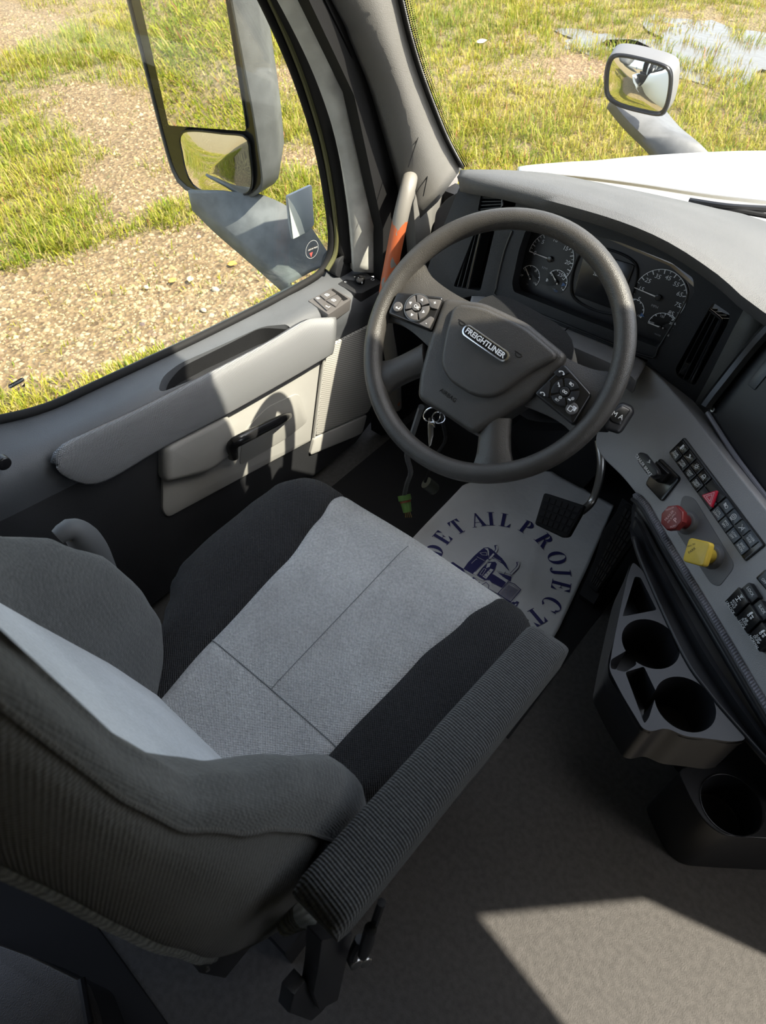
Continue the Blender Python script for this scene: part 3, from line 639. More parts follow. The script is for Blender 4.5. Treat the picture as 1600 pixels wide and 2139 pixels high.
# ---------------------------------------------------------------- A pillar, white pillar, grab handle
PL = thing('trim_2', 'grey grained trim of the windshield pillar', None, (-.45, 1.2, .5), kind='structure')
we = crv([at(960, 358, x=-.40), at(925, 290, x=-.402), at(880, 180, x=-.408), at(852, 90, x=-.413), at(830, 0, x=-.418), at(806, -110, x=-.424), V((-.45, .90, 1.50)), V((-.46, .78, 1.74))], 30)
de = crv([at(862, 470, x=-.452), at(846, 392, x=-.455), at(822, 310, x=-.46), at(784, 190, x=-.468), at(742, 95, x=-.475), at(697, 0, x=-.48), V((-.52, .72, 1.50)), V((-.53, .62, 1.74))], 30)
mid = [p.lerp(q, .5)+V((.014, -.012, 0)) for p, q in zip(we, de)]
loft('pillar_cover', [[p+V((-.01, .03, 0)) for p in we], we, [p.lerp(q, .6) for p, q in zip(we, mid)], mid, [p.lerp(q, .5) for p, q in zip(mid, de)], de, [p+V((-.04, .012, 0)) for p in de]], PILLAR, PL, smooth=70, thick=.006)
# lower wing of the pillar trim, down to the dash end
lw = [at(u, v, x=-.44) for u, v in [(862, 400), (900, 290), (962, 352), (955, 405), (905, 470), (890, 540), (872, 560)]]
prism('pillar_foot', rnd_poly(lw, .01), (-.03, 0, 0), PILLAR, PL, .006)
# seam of a small access cover
tube('cover_seam', [at(u, v, x=-.417) for u, v in [(853, 350), (872, 290), (880, 276), (890, 285), (901, 315), (896, 350), (884, 410)]], .0012, GLOSS, PL, n=30, sides=6)
# black weather seals between the door frame and the pillar
s1 = crv([at(u, v, x=-.50) for u, v in [(852, 470), (826, 400), (800, 310), (764, 200), (715, 95), (668, 0), (620, -95)]], 26)
s2 = crv([at(u, v, x=-.535) for u, v in [(812, 520), (798, 420), (772, 300), (738, 200), (696, 105), (648, 10), (600, -90)]], 26)
loft('door_seal', [s1, [p.lerp(q, .3)+V((.02, 0, 0)) for p, q in zip(s1, s2)], [p.lerp(q, .6)+V((.002, 0, 0)) for p, q in zip(s1, s2)], [p.lerp(q, .8)+V((.014, 0, 0)) for p, q in zip(s1, s2)], s2], RUB, PL, smooth=60, thick=.004)
prism('seal_backing', [at(u, v, x=-.49) for u, v in [(650, -95), (700, 0), (760, 130), (830, 330), (860, 420), (872, 700), (800, 700), (800, 480), (740, 200), (650, 10), (600, -95)]], (-.03, 0, 0), RUB, PL)
w1a = crv([at(u, v, x=-.56) for u, v in [(732, 560), (730, 500), (722, 420), (704, 310), (676, 205), (640, 105), (590, 0), (540, -90)]], 26)
w1b = crv([at(u, v, x=-.55) for u, v in [(806, 560), (800, 490), (786, 400), (760, 290), (728, 200), (690, 110), (642, 10), (592, -90)]], 26)
struct(loft('trim_3', [w1a, [p.lerp(q, .5)+V((.02, 0, 0)) for p, q in zip(w1a, w1b)], w1b], WPILL, None, smooth=80, thick=.02), 'dusty white painted door pillar')
# grab handle
GRAB = mat('worn_grab_handle', (0.19, 0.18, 0.165), .5, .25, 500)
def worn(m):
    nt = m.node_tree; b = nt.nodes['Principled BSDF']; N = nt.nodes.new; L = nt.links.new; tc = N('ShaderNodeTexCoord')
    nz = N('ShaderNodeTexNoise'); nz.inputs['Scale'].default_value = 1.0; nz.inputs['Detail'].default_value = 5; vm = N('ShaderNodeMapping'); vm.inputs['Scale'].default_value = (34, 34, 13); L(tc.outputs['Object'], vm.inputs[0]); L(vm.outputs[0], nz.inputs['Vector'])
    sp = N('ShaderNodeSeparateXYZ'); L(tc.outputs['Object'], sp.inputs[0])
    mr = N('ShaderNodeMapRange'); mr.inputs[1].default_value = .705; mr.inputs[2].default_value = .675; mr.inputs[3].default_value = -.3; mr.inputs[4].default_value = .10; L(sp.outputs['Z'], mr.inputs[0])
    ml = N('ShaderNodeMapRange'); ml.inputs[1].default_value = .42; ml.inputs[2].default_value = .52; ml.inputs[3].default_value = -.24; ml.inputs[4].default_value = .0; L(sp.outputs['Z'], ml.inputs[0])
    ad = N('ShaderNodeMath'); L(nz.outputs['Fac'], ad.inputs[0]); L(mr.outputs[0], ad.inputs[1]); a2 = N('ShaderNodeMath'); L(ad.outputs[0], a2.inputs[0]); L(ml.outputs[0], a2.inputs[1])
    g = N('ShaderNodeMath'); g.operation = 'GREATER_THAN'; g.inputs[1].default_value = .53; L(a2.outputs[0], g.inputs[0])
    mx = N('ShaderNodeMix'); mx.data_type = 'RGBA'; mx.inputs[6].default_value = (.19, .18, .165, 1); mx.inputs[7].default_value = (.42, .10, .035, 1); L(g.outputs[0], mx.inputs[0]); L(mx.outputs[2], b.inputs['Base Color'])
worn(GRAB)
GH = thing('grab_handle', 'grey grab bar with worn orange patches on the windshield pillar', 'grab handle', at(825, 790, x=-.43))
tube('bar', [at(856, 372, x=-.445), at(852, 392, x=-.432), at(838, 450, x=-.425), at(820, 540, x=-.425), at(806, 620, x=-.425), at(806, 680, x=-.425), at(816, 740, x=-.428), at(824, 800, x=-.432), at(826, 850, x=-.44)], .0175, GRAB, GH, n=50, sides=18)
cyl('mounting_cup', at(858, 378, x=-.47), (1, .1, -.25), .034, .028, GLOSS, GH, 24, bevel=.004)
# inner kick panel and footwell side
struct(prism('wall_left', [(-.455, y, z) for y, z in [(1.13, .02), (1.56, .02), (1.56, .42), (1.20, .50), (1.13, .40)]], (-.05, 0, 0), BLACK, None, .01), 'black kick panel left of the pedals')

# ---------------------------------------------------------------- window_2 : windshield
def wsp(x, z): return V((x, 1.352-.60*(z-.72)+.14*(1-((x-.52)/.96)**2)-.0, z))
gx = [-.415+1.87*i/28 for i in range(29)]; gzs = [.70+1.04*j/12 for j in range(13)]
w2 = struct(loft('window_2', [[wsp(x-.03*(z-.72)*(1-2*(x+.415)/1.87), z) for x in gx] for z in gzs], GLASS, None, smooth=80), 'clear raked windshield glass')
FRIT = mat('black_frit', (.008, .008, .008), .4)
mb = MB(); rows = crv([at(966, 352, x=-.392), at(930, 284, x=-.394), at(886, 172, x=-.400), at(858, 84, x=-.405), at(836, -6, x=-.41), at(812, -110, x=-.417)], 130)
nn = V((.3, -.8, .5)).normalized()
for i, p in enumerate(rows):
    t = (rows[min(i+1, 129)]-rows[max(i-1, 0)]).normalized(); s = t.cross(nn).normalized()
    if s.x < 0: s = -s
    for j in range(5):
        c = p+s*(.0042*j+.002)+t*(.0025 if j % 2 else 0); r = .0023-.00038*j
        mb.poly([c+t*(math.cos(a)*r)+s*(math.sin(a)*r) for a in [k*math.pi/3 for k in range(6)]])
fd = mb.build('frit_dots', FRIT, w2); fd['kind'] = 'stuff'
loft('frit_band', [[p+V((-.016, .004, 0)) for p in rows], [p+V((.003, .002, 0)) for p in rows]], FRIT, w2, smooth=0, thick=.002)

# ================================================================== DRIVER SEAT
XS = .075
SEAT = thing('driver_seat', 'driver seat in grey and black cloth with padded right armrest', 'seat', (XS, .25, 0))
hwt = [(.08, .205), (.16, .222), (.20, .230), (.235, .258), (.275, .298), (.31, .314), (.37, .318), (.46, .313), (.52, .305), (.56, .285), (.59, .245), (.61, .19)]
sht = [(.08, .118), (.23, .132), (.40, .142), (.50, .158), (.56, .172), (.62, .180)]
def cz(x, y):                                      # top of the cushion
    u = (x-XS)
    z = .450+.045*(y-.1)/.5+.010*math.cos(u*5.0)
    z += .014*math.exp(-((abs(u)-.225)/.06)**2)
    return z
Y0, Y1 = .08, .590
def cush(a, b):
    """a -1..1 across, b 0..1 back to front"""
    y = Y0+(Y1-Y0)*b; hw = slerp(hwt, y); sh = min(slerp(sht, y), hw*.93)
    s = 1 if a >= 0 else -1; aa = abs(a)
    hw = hw*(.93 if s > 0 else 1); x = XS+s*(sh*aa/.5 if aa <= .5 else sh+(hw-sh)*(aa-.5)/.5)
    # front edge bows forward in the middle
    bow = .012*(1-(min(1, abs(x-XS)/.25))**2)*b
    ea = max(0, (aa-.80)/.20); eb = max(0, (b-.86)/.14); d = min(1, math.hypot(ea, eb))
    drop = .055*(1-math.sqrt(max(0, 1-d*d)))
    gro = .0045*math.exp(-((aa-.5)/.022)**2)+.002*math.exp(-((y-.232)/.005)**2)*(aa < .5)
    return V((x, y+bow, cz(x, y)-drop-gro))
def patch(name, a0, a1, na, m, nb=64, skirt=None):
    av = [a0+(a1-a0)*i/na for i in range(na+1)]; bv = [1-(1-j/nb)**1.35 for j in range(nb+1)]
    rows = []
    for b in bv: rows.append([cush(a, b) for a in av])
    last = rows[-1]; rows.append([p+V((0, .004, -.05)) for p in last]); rows.append([p+V((0, -.02, -.11)) for p in last])
    if skirt == 'L': rows = [[r[0]+V((.012, 0, -.12)), r[0]+V((-.002, 0, -.05))]+r for r in rows]
    if skirt == 'R': rows = [r+[r[-1]+V((.002, 0, -.05)), r[-1]+V((-.012, 0, -.12))] for r in rows]
    return loft(name, rows, m, SEAT, smooth=75)
patch('seat_panel', -.5, .5, 40, FAB_L)['label'] = 'light grey woven centre panel'
patch('seat_bolster', -1, -.5, 26, FAB_D, skirt='L')['label'] = 'black cloth bolster on the door side'
patch('seat_bolster', .5, 1, 26, FAB_D, skirt='R')['label'] = 'black cloth bolster on the armrest side'
SEAM = mat('seam_thread', (.16, .165, .17), .9)
tube('seam', [cush(a/20*.5, (.232-Y0)/(Y1-Y0))+V((0, 0, .0012)) for a in range(-20, 21)], .0011, SEAM, SEAT, n=60, sides=5)
tube('seam', [cush(0, .30+.62*k/20)+V((0, 0, .0003)) for k in range(21)], .0009, SEAM, SEAT, n=60, sides=5)
tube('cushion_piping', [cush(-1, k/30)+V((-.001, 0, -.004)) for k in range(31)], .003, FAB_D, SEAT, n=60, sides=6)
# ---- backrest
yct = [(.36, .138), (.45, .122), (.6, .090), (.75, .050), (.9, .012), (1.0, .0), (1.2, -.014), (1.4, -.03)]
dt = [(.36, .03), (.44, .055), (.52, .085), (.60, .095), (.68, .097), (.76, .078), (.83, .042), (.92, .020), (1.02, .014), (1.4, .012)]
hwb = [(.36, .205), (.45, .235), (.55, .246), (.65, .243), (.75, .232), (.9, .222), (1.1, .215), (1.3, .195), (1.4, .15)]
tkt = [(.36, .16), (.45, .165), (.7, .125), (.9, .082), (1.1, .066), (1.4, .06)]
def bsec(z, s):
    T = lerp(tkt, z)
    yc, d, h = slerp(yct, z) if False else lerp(yct, z), slerp(dt, z), slerp(hwb, z); cw = .128
    P = lambda x, y: V((XS+s*x, y, z))
    bol = [P(cw, yc+.002), P(cw+.012, yc+.18*d+.006), P(cw+.036, yc+.62*d+.006), P(cw+.066, yc+.95*d+.006), P(h-.022, yc+d+.003), P(h-.004, yc+.78*d-.002), P(h, yc+.42*d-.008)]
    side = [P(h, yc+.42*d-.008), P(h+.003, yc-.17*T), P(h-.002, yc-.40*T), P(h-.014, yc-.67*T), P(h-.036, yc-.92*T), P(h-.05, yc-T)]
    return bol, side, yc, cw, h
zs = [.40+.95*(k/46) for k in range(47)]
cp = []
for z in zs:
    yc = lerp(yct, z); cp.append([V((XS+.128*(i/12), yc+.008*math.cos(i/12*math.pi/2)*0+.002*(abs(i)/12)**2+.010*math.cos(i/12*1.57)*(math.exp(-((z-.62)/.12)**2)), z)) for i in range(-12, 13)])
loft('backrest_panel', cp, FAB_P, SEAT, smooth=75)['label'] = 'pale grey centre panel of the backrest'
for s in (-1, 1):
    b_ = [crv(bsec(z, s)[0], 22) for z in zs]
    bot = [p.lerp(V((p.x, .06, p.z)), .55)+V((0, 0, -.028)) for p in b_[0]]
    bot2 = [V((p.x, .03, p.z-.03)) for p in b_[0]]
    o = loft('backrest_bolster', [bot2, bot]+b_, FAB_B, SEAT, smooth=75); o['label'] = 'charcoal side bolster'
    d_ = [crv(bsec(z, s)[1], 16) for z in zs]
    bot = [V((p.x-s*.006, p.y*.8+.01, p.z-.028)) for p in d_[0]]
    o = loft('backrest_side', [[V((p.x-s*.03, p.y*.6+.01, p.z-.03)) for p in d_[0]], bot]+d_, FAB_R, SEAT, smooth=75); o['label'] = 'charcoal ribbed side cloth'
    tube('side_seam', [q[0]+V((s*.0005, .001, 0)) for q in d_], .0022, FAB_R, SEAT, n=90, sides=6)
    tube('rear_piping', [V((XS+s*(slerp(hwb, z)-.05), lerp(yct, z)-lerp(tkt, z)-.001, z)) for z in zs], .0065, PIPE, SEAT, n=90, sides=8)
rr = []
for z in zs:
    yc, h = lerp(yct, z), slerp(hwb, z); rr.append([V((XS+(h-.05)*i/6, yc-lerp(tkt, z)-.02*math.cos(i/6*1.57), z)) for i in range(-6, 7)])
loft('rear_shell', rr, CHAR, SEAT, smooth=75)
tz = zs[-1]
loft('backrest_top', [[bsec(tz, 1)[0][-1], V((XS+.1, lerp(yct, tz)+.01, tz)), V((XS-.1, lerp(yct, tz)+.01, tz)), bsec(tz, -1)[0][-1]], [V((XS+.14, -.07, tz+.04)), V((XS+.05, -.07, tz+.05)), V((XS-.05, -.07, tz+.05)), V((XS-.14, -.07, tz+.04))], [bsec(tz, 1)[1][-1], V((XS+.1, -.17, tz)), V((XS-.1, -.17, tz)), bsec(tz, -1)[1][-1]]], FAB_B, SEAT, smooth=80)
# ---- armrests
def armrest(x0, x1, ya, za, yb, zb, th, m, label):
    secs = []; N_ = 30
    for k in range(N_+1):
        t = k/N_; y = ya+(yb-ya)*t; z = za+(zb-za)*t
        e = min(t, 1-t)*abs(yb-ya); r = .03; q = 1 if e > r else math.sqrt(max(0.0, 1-(1-e/r)**2)); q = .55+.45*q
        w = (x1-x0)/2*(.97 if t < .5 else 1.0)*(.86+.14*q); h = th/2*q; cx_ = (x0+x1)/2; cz_ = z-th/2
        sec_ = []
        for i in range(28):
            a = 2*math.pi*i/28; c, s_ = math.cos(a), math.sin(a); p = .42
            sec_.append(V((cx_+w*math.copysign(abs(c)**p, c), y, cz_+h*math.copysign(abs(s_)**p, s_))))
        secs.append(sec_)
    o = loft('armrest', secs, m, SEAT, closed=True, caps=True, smooth=60); o['label'] = label; return o
armrest(.333, .397, .050, .712, .508, .604, .066, FAB_A, 'black ribbed padded armrest')
armrest(-.265, -.215, .02, .66, .14, .62, .05, SATIN, 'folded door-side armrest')
# left lever bar near the door (dark rounded bar)
tube('recliner_bar', [at(120, 1122, x=-.27), at(150, 1106, x=-.27), at(185, 1140, x=-.27), at(210, 1195, x=-.27), at(235, 1260, x=-.26)], [.012, .024, .026, .026, .026], mat('matte_grey_plastic', (.075, .077, .08), .65), SEAT, n=24, sides=16)
# ---- base: suspension box, bellows, brackets
SB = SEAT
box('suspension_base', (XS-.19, .02, .0), (XS+.19, .46, .10), BLACK, SB, .01)
rings = []
for k in range(9):
    z = .10+.03*k; w = .17-(.02 if k % 2 else 0)
    rings.append(rnd_poly([(XS-w, .04+.17-w, z), (XS+w, .04+.17-w, z), (XS+w, .27+w, z), (XS-w, .27+w, z)], .03))
loft('bellows', rings, RUB, SB, closed=True, smooth=20)
box('seat_pan', (XS-.205, .06, .335), (XS+.215, .52, .375), BLACK, SB, .01)
prism('rear_bracket', [at(u, v, x=.24) for u, v in [(404, 2000), (440, 1985), (520, 1962), (535, 1966), (470, 2046), (420, 2036)]], (-.06, 0, 0), SATIN, SB, .004)
cyl('bracket_bolt', at(431, 2019, x=.238), (1, -.3, .2), .003, .006, STEEL, SB, 12)
prism('armrest_mount', rnd_poly([(.345, .075, .665), (.39, .075, .66), (.385, .13, .60), (.33, .10, .56), (.30, .06, .58)], .01), (-.02, .03, 0), SATIN, SB, .004)
tube('webbing_loop', [at(590, 1925, x=.315), at(620, 1912, x=.325), at(640, 1905, x=.335)], .016, PIPE, SB, n=8, sides=10)
# belt anchor hanging from the seat, with its stay cable
BK = [at(u, v, x=.375) for u, v in [(672, 1965), (737, 1950), (716, 2045), (706, 2090), (668, 2110), (655, 2075), (664, 2030)]]
prism('belt_anchor', rnd_poly(BK, .006), (-.02, 0, 0), SATIN, SB, .004)
prism('anchor_foot', [at(u, v, x=.365) for u, v in [(640, 2050), (685, 2098), (670, 2118), (650, 2135), (606, 2120), (615, 2080)]], (-.02, 0, 0), CHAR, SB, .004)
tube('stay_cable', [at(797, 1885, x=.40), at(785, 1920, x=.40), at(770, 1960, x=.40)], .0045, GLOSS, SB, n=10, sides=8)
tube('cable_end', [at(774, 1940, x=.40), at(765, 1975, x=.40), at(758, 1995, x=.40)], [.007, .008, .006], GLOSS, SB, n=8, sides=10)
for u, v in ((752, 1962), (757, 1996), (736, 1998)):
    cyl('anchor_bolt', at(u, v, x=.385), (0.9, -.3, .3), .0085, .012, STEEL, SB, 12, bevel=.002)
tube('anchor_link', [at(752, 1962, x=.39), at(740, 1985, x=.388), at(738, 2000, x=.388), at(757, 1998, x=.388)], .006, SATIN, SB, n=12, sides=8)

# ================================================================== things on the floor behind the seat
bxp = [at(u, v, z=.16) for u, v in [(-120, 1930), (60, 1995), (172, 2050), (196, 2110), (215, 2200), (-120, 2200)]]
sbx = thing('storage_box', 'black plastic storage box behind the driver seat', 'box', (.0, -.1, 0))
prism('lid', rnd_poly(bxp, .01), (0, 0, -.03), mat('worn_black_plastic', (.030, .026, .022), .35, .4, 500, var=.2, vscale=30), sbx, .012, 4)
prism('body', rnd_poly([p+V((.006*0, 0, -.032)) for p in bxp], .01), (0, 0, -.126), BLACK, sbx)
tube('strap', [at(170, 2045, z=.166), at(176, 2080, z=.166), at(186, 2139, z=.166)], .006, GLOSS, sbx, n=10, sides=8)
ed = [at(u, v, z=.0) for u, v in [(-120, 1800), (170, 1888), (260, 2010), (352, 2139), (400, 2230), (-120, 2230)]]
tag(prism('floor_mat_and_shade', [V((-.45, .60, .0016)), V((.335, .60, .0016)), V((.335, .95, .0016)), V((.36, 1.54, .0016)), V((-.45, 1.54, .0016))], (0, 0, -.0014), RUB, None), 'added black sheet darkening the shaded driver footwell under the paper sheet', 'mat')  # sheet added to blacken the floor where the footwell lies in shade
tag(prism('floor_mat_and_shade', [p+V((0, 0, .012)) for p in ed], (0, 0, -.011), RUB, None, .003), 'black rubber mat under the storage box behind the seat', 'mat')

# ================================================================== STEERING WHEEL
_th = R(44); WN = V((math.sin(R(5)), -math.sin(_th), math.cos(_th))).normalized()
WC = at(1024, 724, t=1.1); WX = V((0, 1, 0)).cross(WN).normalized(); WY = WN.cross(WX)
def wp(x, y, h=0.0): return WC+WX*x+WY*y+WN*h
def wq(u, v, h=0.0): return on(u, v, WC+WN*h, WN)
SW = thing('steering_wheel', 'black four-spoke steering wheel with badge and button pods', 'steering wheel', WC-WN*.08)
rim = [wp(.209*math.cos(a), .209*math.sin(a), 0) for a in [2*math.pi*k/96 for k in range(96)]]
cs = []
for k in range(97):
    a = 2*math.pi*k/96; d = WX*math.cos(a)+WY*math.sin(a)
    cs.append([WC+d*(.209+.0165*math.cos(b))+WN*(.0185*math.sin(b)) for b in [2*math.pi*j/20 for j in range(20)]])
loft('rim', cs, WHEELM, SW, closed=True, smooth=80)
# spokes: tapering arms from hub to rim with filleted roots
def spoke(pts_in, pts_out, h0, h1, th, name='spoke'):
    secs = []
    for k in range(13):
        t = k/12; w = 1+.55*(t**6)+.15*((1-t)**4)
        a = pts_in[0].lerp(pts_out[0], t); b = pts_in[1].lerp(pts_out[1], t); m = (a+b)/2; a, b = m+(a-m)*w, m+(b-m)*w
        h = h0+(h1-h0)*t; n_ = 10; s_ = []
        for i in range(n_+1): q = i/n_; s_.append(a.lerp(b, q)+WN*(h+.006*math.sin(math.pi*q)-.004*(1-math.sin(math.pi*q))))
        for i in range(n_, -1, -1): q = i/n_; s_.append(a.lerp(b, q)+WN*(h-th))
        secs.append(s_)
    return loft(name, secs, WHEELM, SW, closed=True, caps=True, smooth=60)
spoke([wp(-.075, -.088), wp(-.105, -.055)], [wp(-.128, -.163), wp(-.160, -.128)], .002, .0, .02)
spoke([wp(.055, -.108), wp(.092, -.082)], [wp(.096, -.187), wp(.142, -.152)], .002, .0, .02)
spoke([wp(-.07, -.052), wp(-.07, .040)], [wp(-.205, -.036), wp(-.203, .052)], -.004, -.004, .022)
spoke([wp(.07, .040), wp(.07, -.052)], [wp(.203, .052), wp(.205, -.036)], -.004, -.004, .022)
# hub pad (two raised levels)
hub = [wq(u, v, .012) for u, v in [(925, 620), (1010, 630), (1100, 672), (1186, 742), (1150, 790), (1115, 826), (1045, 872), (988, 908), (930, 868), (870, 832), (874, 782), (895, 705)]]
prism('hub_pad', rnd_poly(hub, .012, 4), WN*-.055, WHEELM, SW, .012, 4, smooth=60)
sh = [wq(u, v, .022) for u, v in [(946, 632), (1010, 640), (1098, 682), (1172, 744), (1106, 776), (1035, 830), (990, 828), (938, 796), (918, 760), (928, 700)]]
prism('hub_shield', rnd_poly(sh, .018, 5), WN*-.016, WHEELM, SW, .008, 4, smooth=60)
# badge
ebx = (wq(1058, 748, .024)-wq(972, 688, .024)); ec = (wq(1058, 748, .024)+wq(972, 688, .024))/2; exn = ebx.normalized(); eyn = WN.cross(exn)
bd = prism('badge', pill(ec+WN*.003, exn, eyn, .047, .0098, 10), WN*-.006, CHROME, SW, .002, 2)
prism('badge_field', pill(ec+WN*.0036, exn, eyn, .0435, .0070, 10), WN*-.002, GLOSS, bd)
text('FREIGHTLINER', ec+WN*.0042, exn, eyn, .0122, PRINT, bd, bold=.03, shear=.0)
# moulded horn marks and airbag mark
def horn(c):
    mb = MB(); mb.arc(c, WN, .0058, .0070, R(200), R(350), 10, exn)
    q = c+eyn*-.001; mb.poly([q-exn*.009+eyn*.001, q-exn*.009-eyn*.0005, q+exn*.005-eyn*.0005, q+exn*.005+eyn*.001]); mb.build('horn_mark', GLOSS, SW)
horn(wq(967, 672, .0226)); horn(wq(1085, 738, .0226))
text('AIRBAG', wq(936, 826, .0125), exn, eyn, .010, GLOSS, SW)
# button pods
def pod(corners, h):
    return prism('button_pod', rnd_poly([wq(u, v, h) for u, v in corners], .006), WN*-.02, GLOSS, SW, .004, 3)
PH = .014
p1 = pod([(829, 609), (926, 620), (897, 690), (809, 655)], PH); p2 = pod([(1179, 759), (1236, 822), (1196, 888), (1115, 822)], PH)
def petal(c, r0, r1, a0, a1, m, par):
    c = V(c); k = 7
    pts = [c+exn*(math.cos(a)*r1)+eyn*(math.sin(a)*r1) for a in [a0+(a1-a0)*i/k for i in range(k+1)]]+[c+exn*(math.cos(a)*r0)+eyn*(math.sin(a)*r0) for a in [a1-(a1-a0)*i/k for i in range(k+1)]]
    return prism('button', pts, WN*-.005, m, par, .001)
def dial(u, v, m, par, r=.0215, twist=0):
    c = wq(u, v, PH+.0035)
    for q in range(4): petal(c, r*.40, r, R(-45+90*q+5+twist), R(45+90*q-5+twist), m, par)
    cyl('button', wq(u, v, PH-.001), WN, r*.34, .0055, m, par, 20, bevel=.001)
    MB().arc(wq(u, v, PH+.0012), WN, r*1.02, r*1.10, 0, 2*math.pi, 40, exn).build('dial_ring', STEEL if par is p1 else GLOSS, par)
    return c
c1 = dial(871, 642, BTN, p1)
for ang, ch in ((90, 0), (0, 0), (180, 0), (270, 0)):
    q = c1+exn*(math.cos(R(ang))*.0150)+eyn*(math.sin(R(ang))*.0150)+WN*.0004; d = exn*math.cos(R(ang))+eyn*math.sin(R(ang)); e = WN.cross(d)
    MB().poly([q+d*.0025, q-d*.0018+e*.0028, q-d*.0018-e*.0028]).build('arrow_icon', PRINT, p1)
text('OK', c1+WN*.0012, exn, eyn, .0078, PRINT, p1)
cyl('button', wq(832, 642, PH-.001), WN, .0085, .004, BTN, p1, 20, bevel=.001)
icon('back', wq(832, 642, PH+.0032), exn, eyn, .009, PRINT, p1)
prism('button', rnd_poly([wq(u, v, PH+.003) for u, v in [(893, 624), (921, 626), (913, 646), (899, 642)]], .002), WN*-.005, BTN, p1, .001); text('+', wq(908, 633, PH+.0032), exn, eyn, .010, PRINT, p1)
prism('button', rnd_poly([wq(u, v, PH+.003) for u, v in [(899, 660), (906, 664), (895, 686), (874, 676), (882, 672)]], .002), WN*-.005, BTN, p1, .001); text('-', wq(891, 675, PH+.0032), exn, eyn, .010, PRINT, p1)
c2 = dial(1180, 819, SATIN, p2)
for dx, dy, s in ((-.0145, .004, 'lane'), (.001, .0148, 'beam'), (.0145, -.003, 'plus')):
    icon(s, c2+exn*dx+eyn*dy+WN*.0004, exn, eyn, .0080, PRINT, p2)
text('SET', c2+exn*-.002+eyn*-.0165+WN*.0004, exn, eyn, .0048, PRINT, p2)
icon('minus', c2+exn*-.0005+eyn*-.0105+WN*.0004, exn, eyn, .0070, PRINT, p2)
icon('link', c2+WN*.0014, exn, eyn, .0095, PRINT, p2)
prism('button', rnd_poly([wq(u, v, PH+.003) for u, v in [(1156, 778), (1176, 762), (1190, 778), (1168, 788)]], .002), WN*-.005, SATIN, p2, .001); icon('phone', wq(1174, 778, PH+.0032), exn, eyn, .010, PRINT, p2)
prism('button', rnd_poly([wq(u, v, PH+.003) for u, v in [(1150, 800), (1145, 830), (1120, 822), (1146, 794)]], .002), WN*-.005, SATIN, p2, .001); icon('phone', wq(1134, 822, PH+.0032), exn, eyn, .009, PRINT, p2)
cyl('button', wq(1195, 854, PH-.001), WN, .0095, .004, BTN, p2, 20, bevel=.001); icon('pages', wq(1195, 854, PH+.0032), exn, eyn, .012, PRINT, p2)

# ---------------------------------------------------------------- column, stalk, key
AX = (V((0, .42, -.70)) - WN*.25).normalized()
SC_ = thing('steering_column', 'black steering column shroud under the wheel', 'steering column', WC-WN*.2)
cyl('hub_stem', WC-WN*.075, WN, .05, .05, BLACK, SC_, 24)
secs = []
for k in range(10):
    t = k/9; c = WC-WN*(.062+.20*t)+WY*.028+WX*.012+V((0, .015*t, -.01*t)); w = .100-.02*t; h = .066-.006*t
    secs.append([c+WX*(w*math.copysign(abs(math.cos(a))**.6, math.cos(a)))+WY*(h*math.copysign(abs(math.sin(a))**.6, math.sin(a))) for a in [2*math.pi*i/24 for i in range(24)]])
loft('shroud', secs, CHAR, SC_, closed=True, caps=True, smooth=50)
tube('column_tube', [WC-WN*.25, WC-WN*.40+V((0, .02, -.05)), V((WC.x, 1.45, .18))], .035, BLACK, SC_, n=10, sides=14)
# boot at the base of the column, right of the shroud
ST = thing('gear_stalk', 'black shifter stalk right of the steering wheel', 'stalk', at(1290, 875, t=1.13))
tube('stem', [WC-WN*.11+WX*.06, at(1240, 890, t=1.15), at(1275, 880, t=1.13)], .010, BLACK, ST, n=12, sides=10)
sn = (-ray(1295, 870)).normalized(); sx_ = (at(1325, 850, t=1.12)-at(1275, 895, t=1.12)); 
prism('stalk_head', rnd_poly([at(u, v, t=1.12) for u, v in [(1268, 868), (1298, 838), (1322, 848), (1326, 862), (1300, 902), (1292, 907), (1262, 898)]], .008), -sn*.03, SATIN, ST, .008, 3)
prism('stalk_face', rnd_poly([at(u, v, t=1.118) for u, v in [(1272, 866), (1300, 846), (1318, 856), (1296, 888), (1276, 880)]], .004), -sn*.004, GLOSS, ST, .002)
tx = (at(1302, 876, t=1.116)-at(1278, 864, t=1.116)).normalized()
text('M A', at(1290, 868, t=1.116), tx, sn.cross(tx), .012, PRINT, ST)
KY = thing('ignition_key', 'silver key hanging from a split ring below the wheel', 'key', at(899, 900, t=1.28))
kc = at(903, 868, t=1.28)
tube('ring', [kc+RT*(.016*math.cos(a))+UP*(.014*math.sin(a))+FW*(.006*math.cos(a*2)) for a in [2*math.pi*i/24 for i in range(24)]], .0014, CHROME, KY, n=40, sides=6, closed=True)
tube('ring', [kc+RT*(.012*math.cos(a)+.012)+UP*(.012*math.sin(a)-.004)+FW*(.009*math.sin(a)) for a in [2*math.pi*i/24 for i in range(24)]], .0012, CHROME, KY, n=40, sides=6, closed=True)
prism('blade', [at(u, v, t=1.28) for u, v in [(894, 884), (906, 884), (905, 910), (900, 930), (896, 933), (894, 905)]], FW*.003, STEEL, KY, .0008)
prism('fob', rnd_poly([at(u, v, t=1.278) for u, v in [(896, 872), (908, 872), (909, 894), (903, 888), (895, 886)]], .002), FW*.006, CHROME, KY, .001)

# ================================================================== DASHBOARD
DB = thing('dashboard', 'dark dashboard with a padded curved top above the cluster', 'dashboard', (0, 1.3, .3))
CN = V((0, -.96, .28)).normalized(); CPNT = V((0, 1.20, .65))        # cluster plane
def cq(u, v, h=0.0): return on(u, v, CPNT+CN*h, CN)
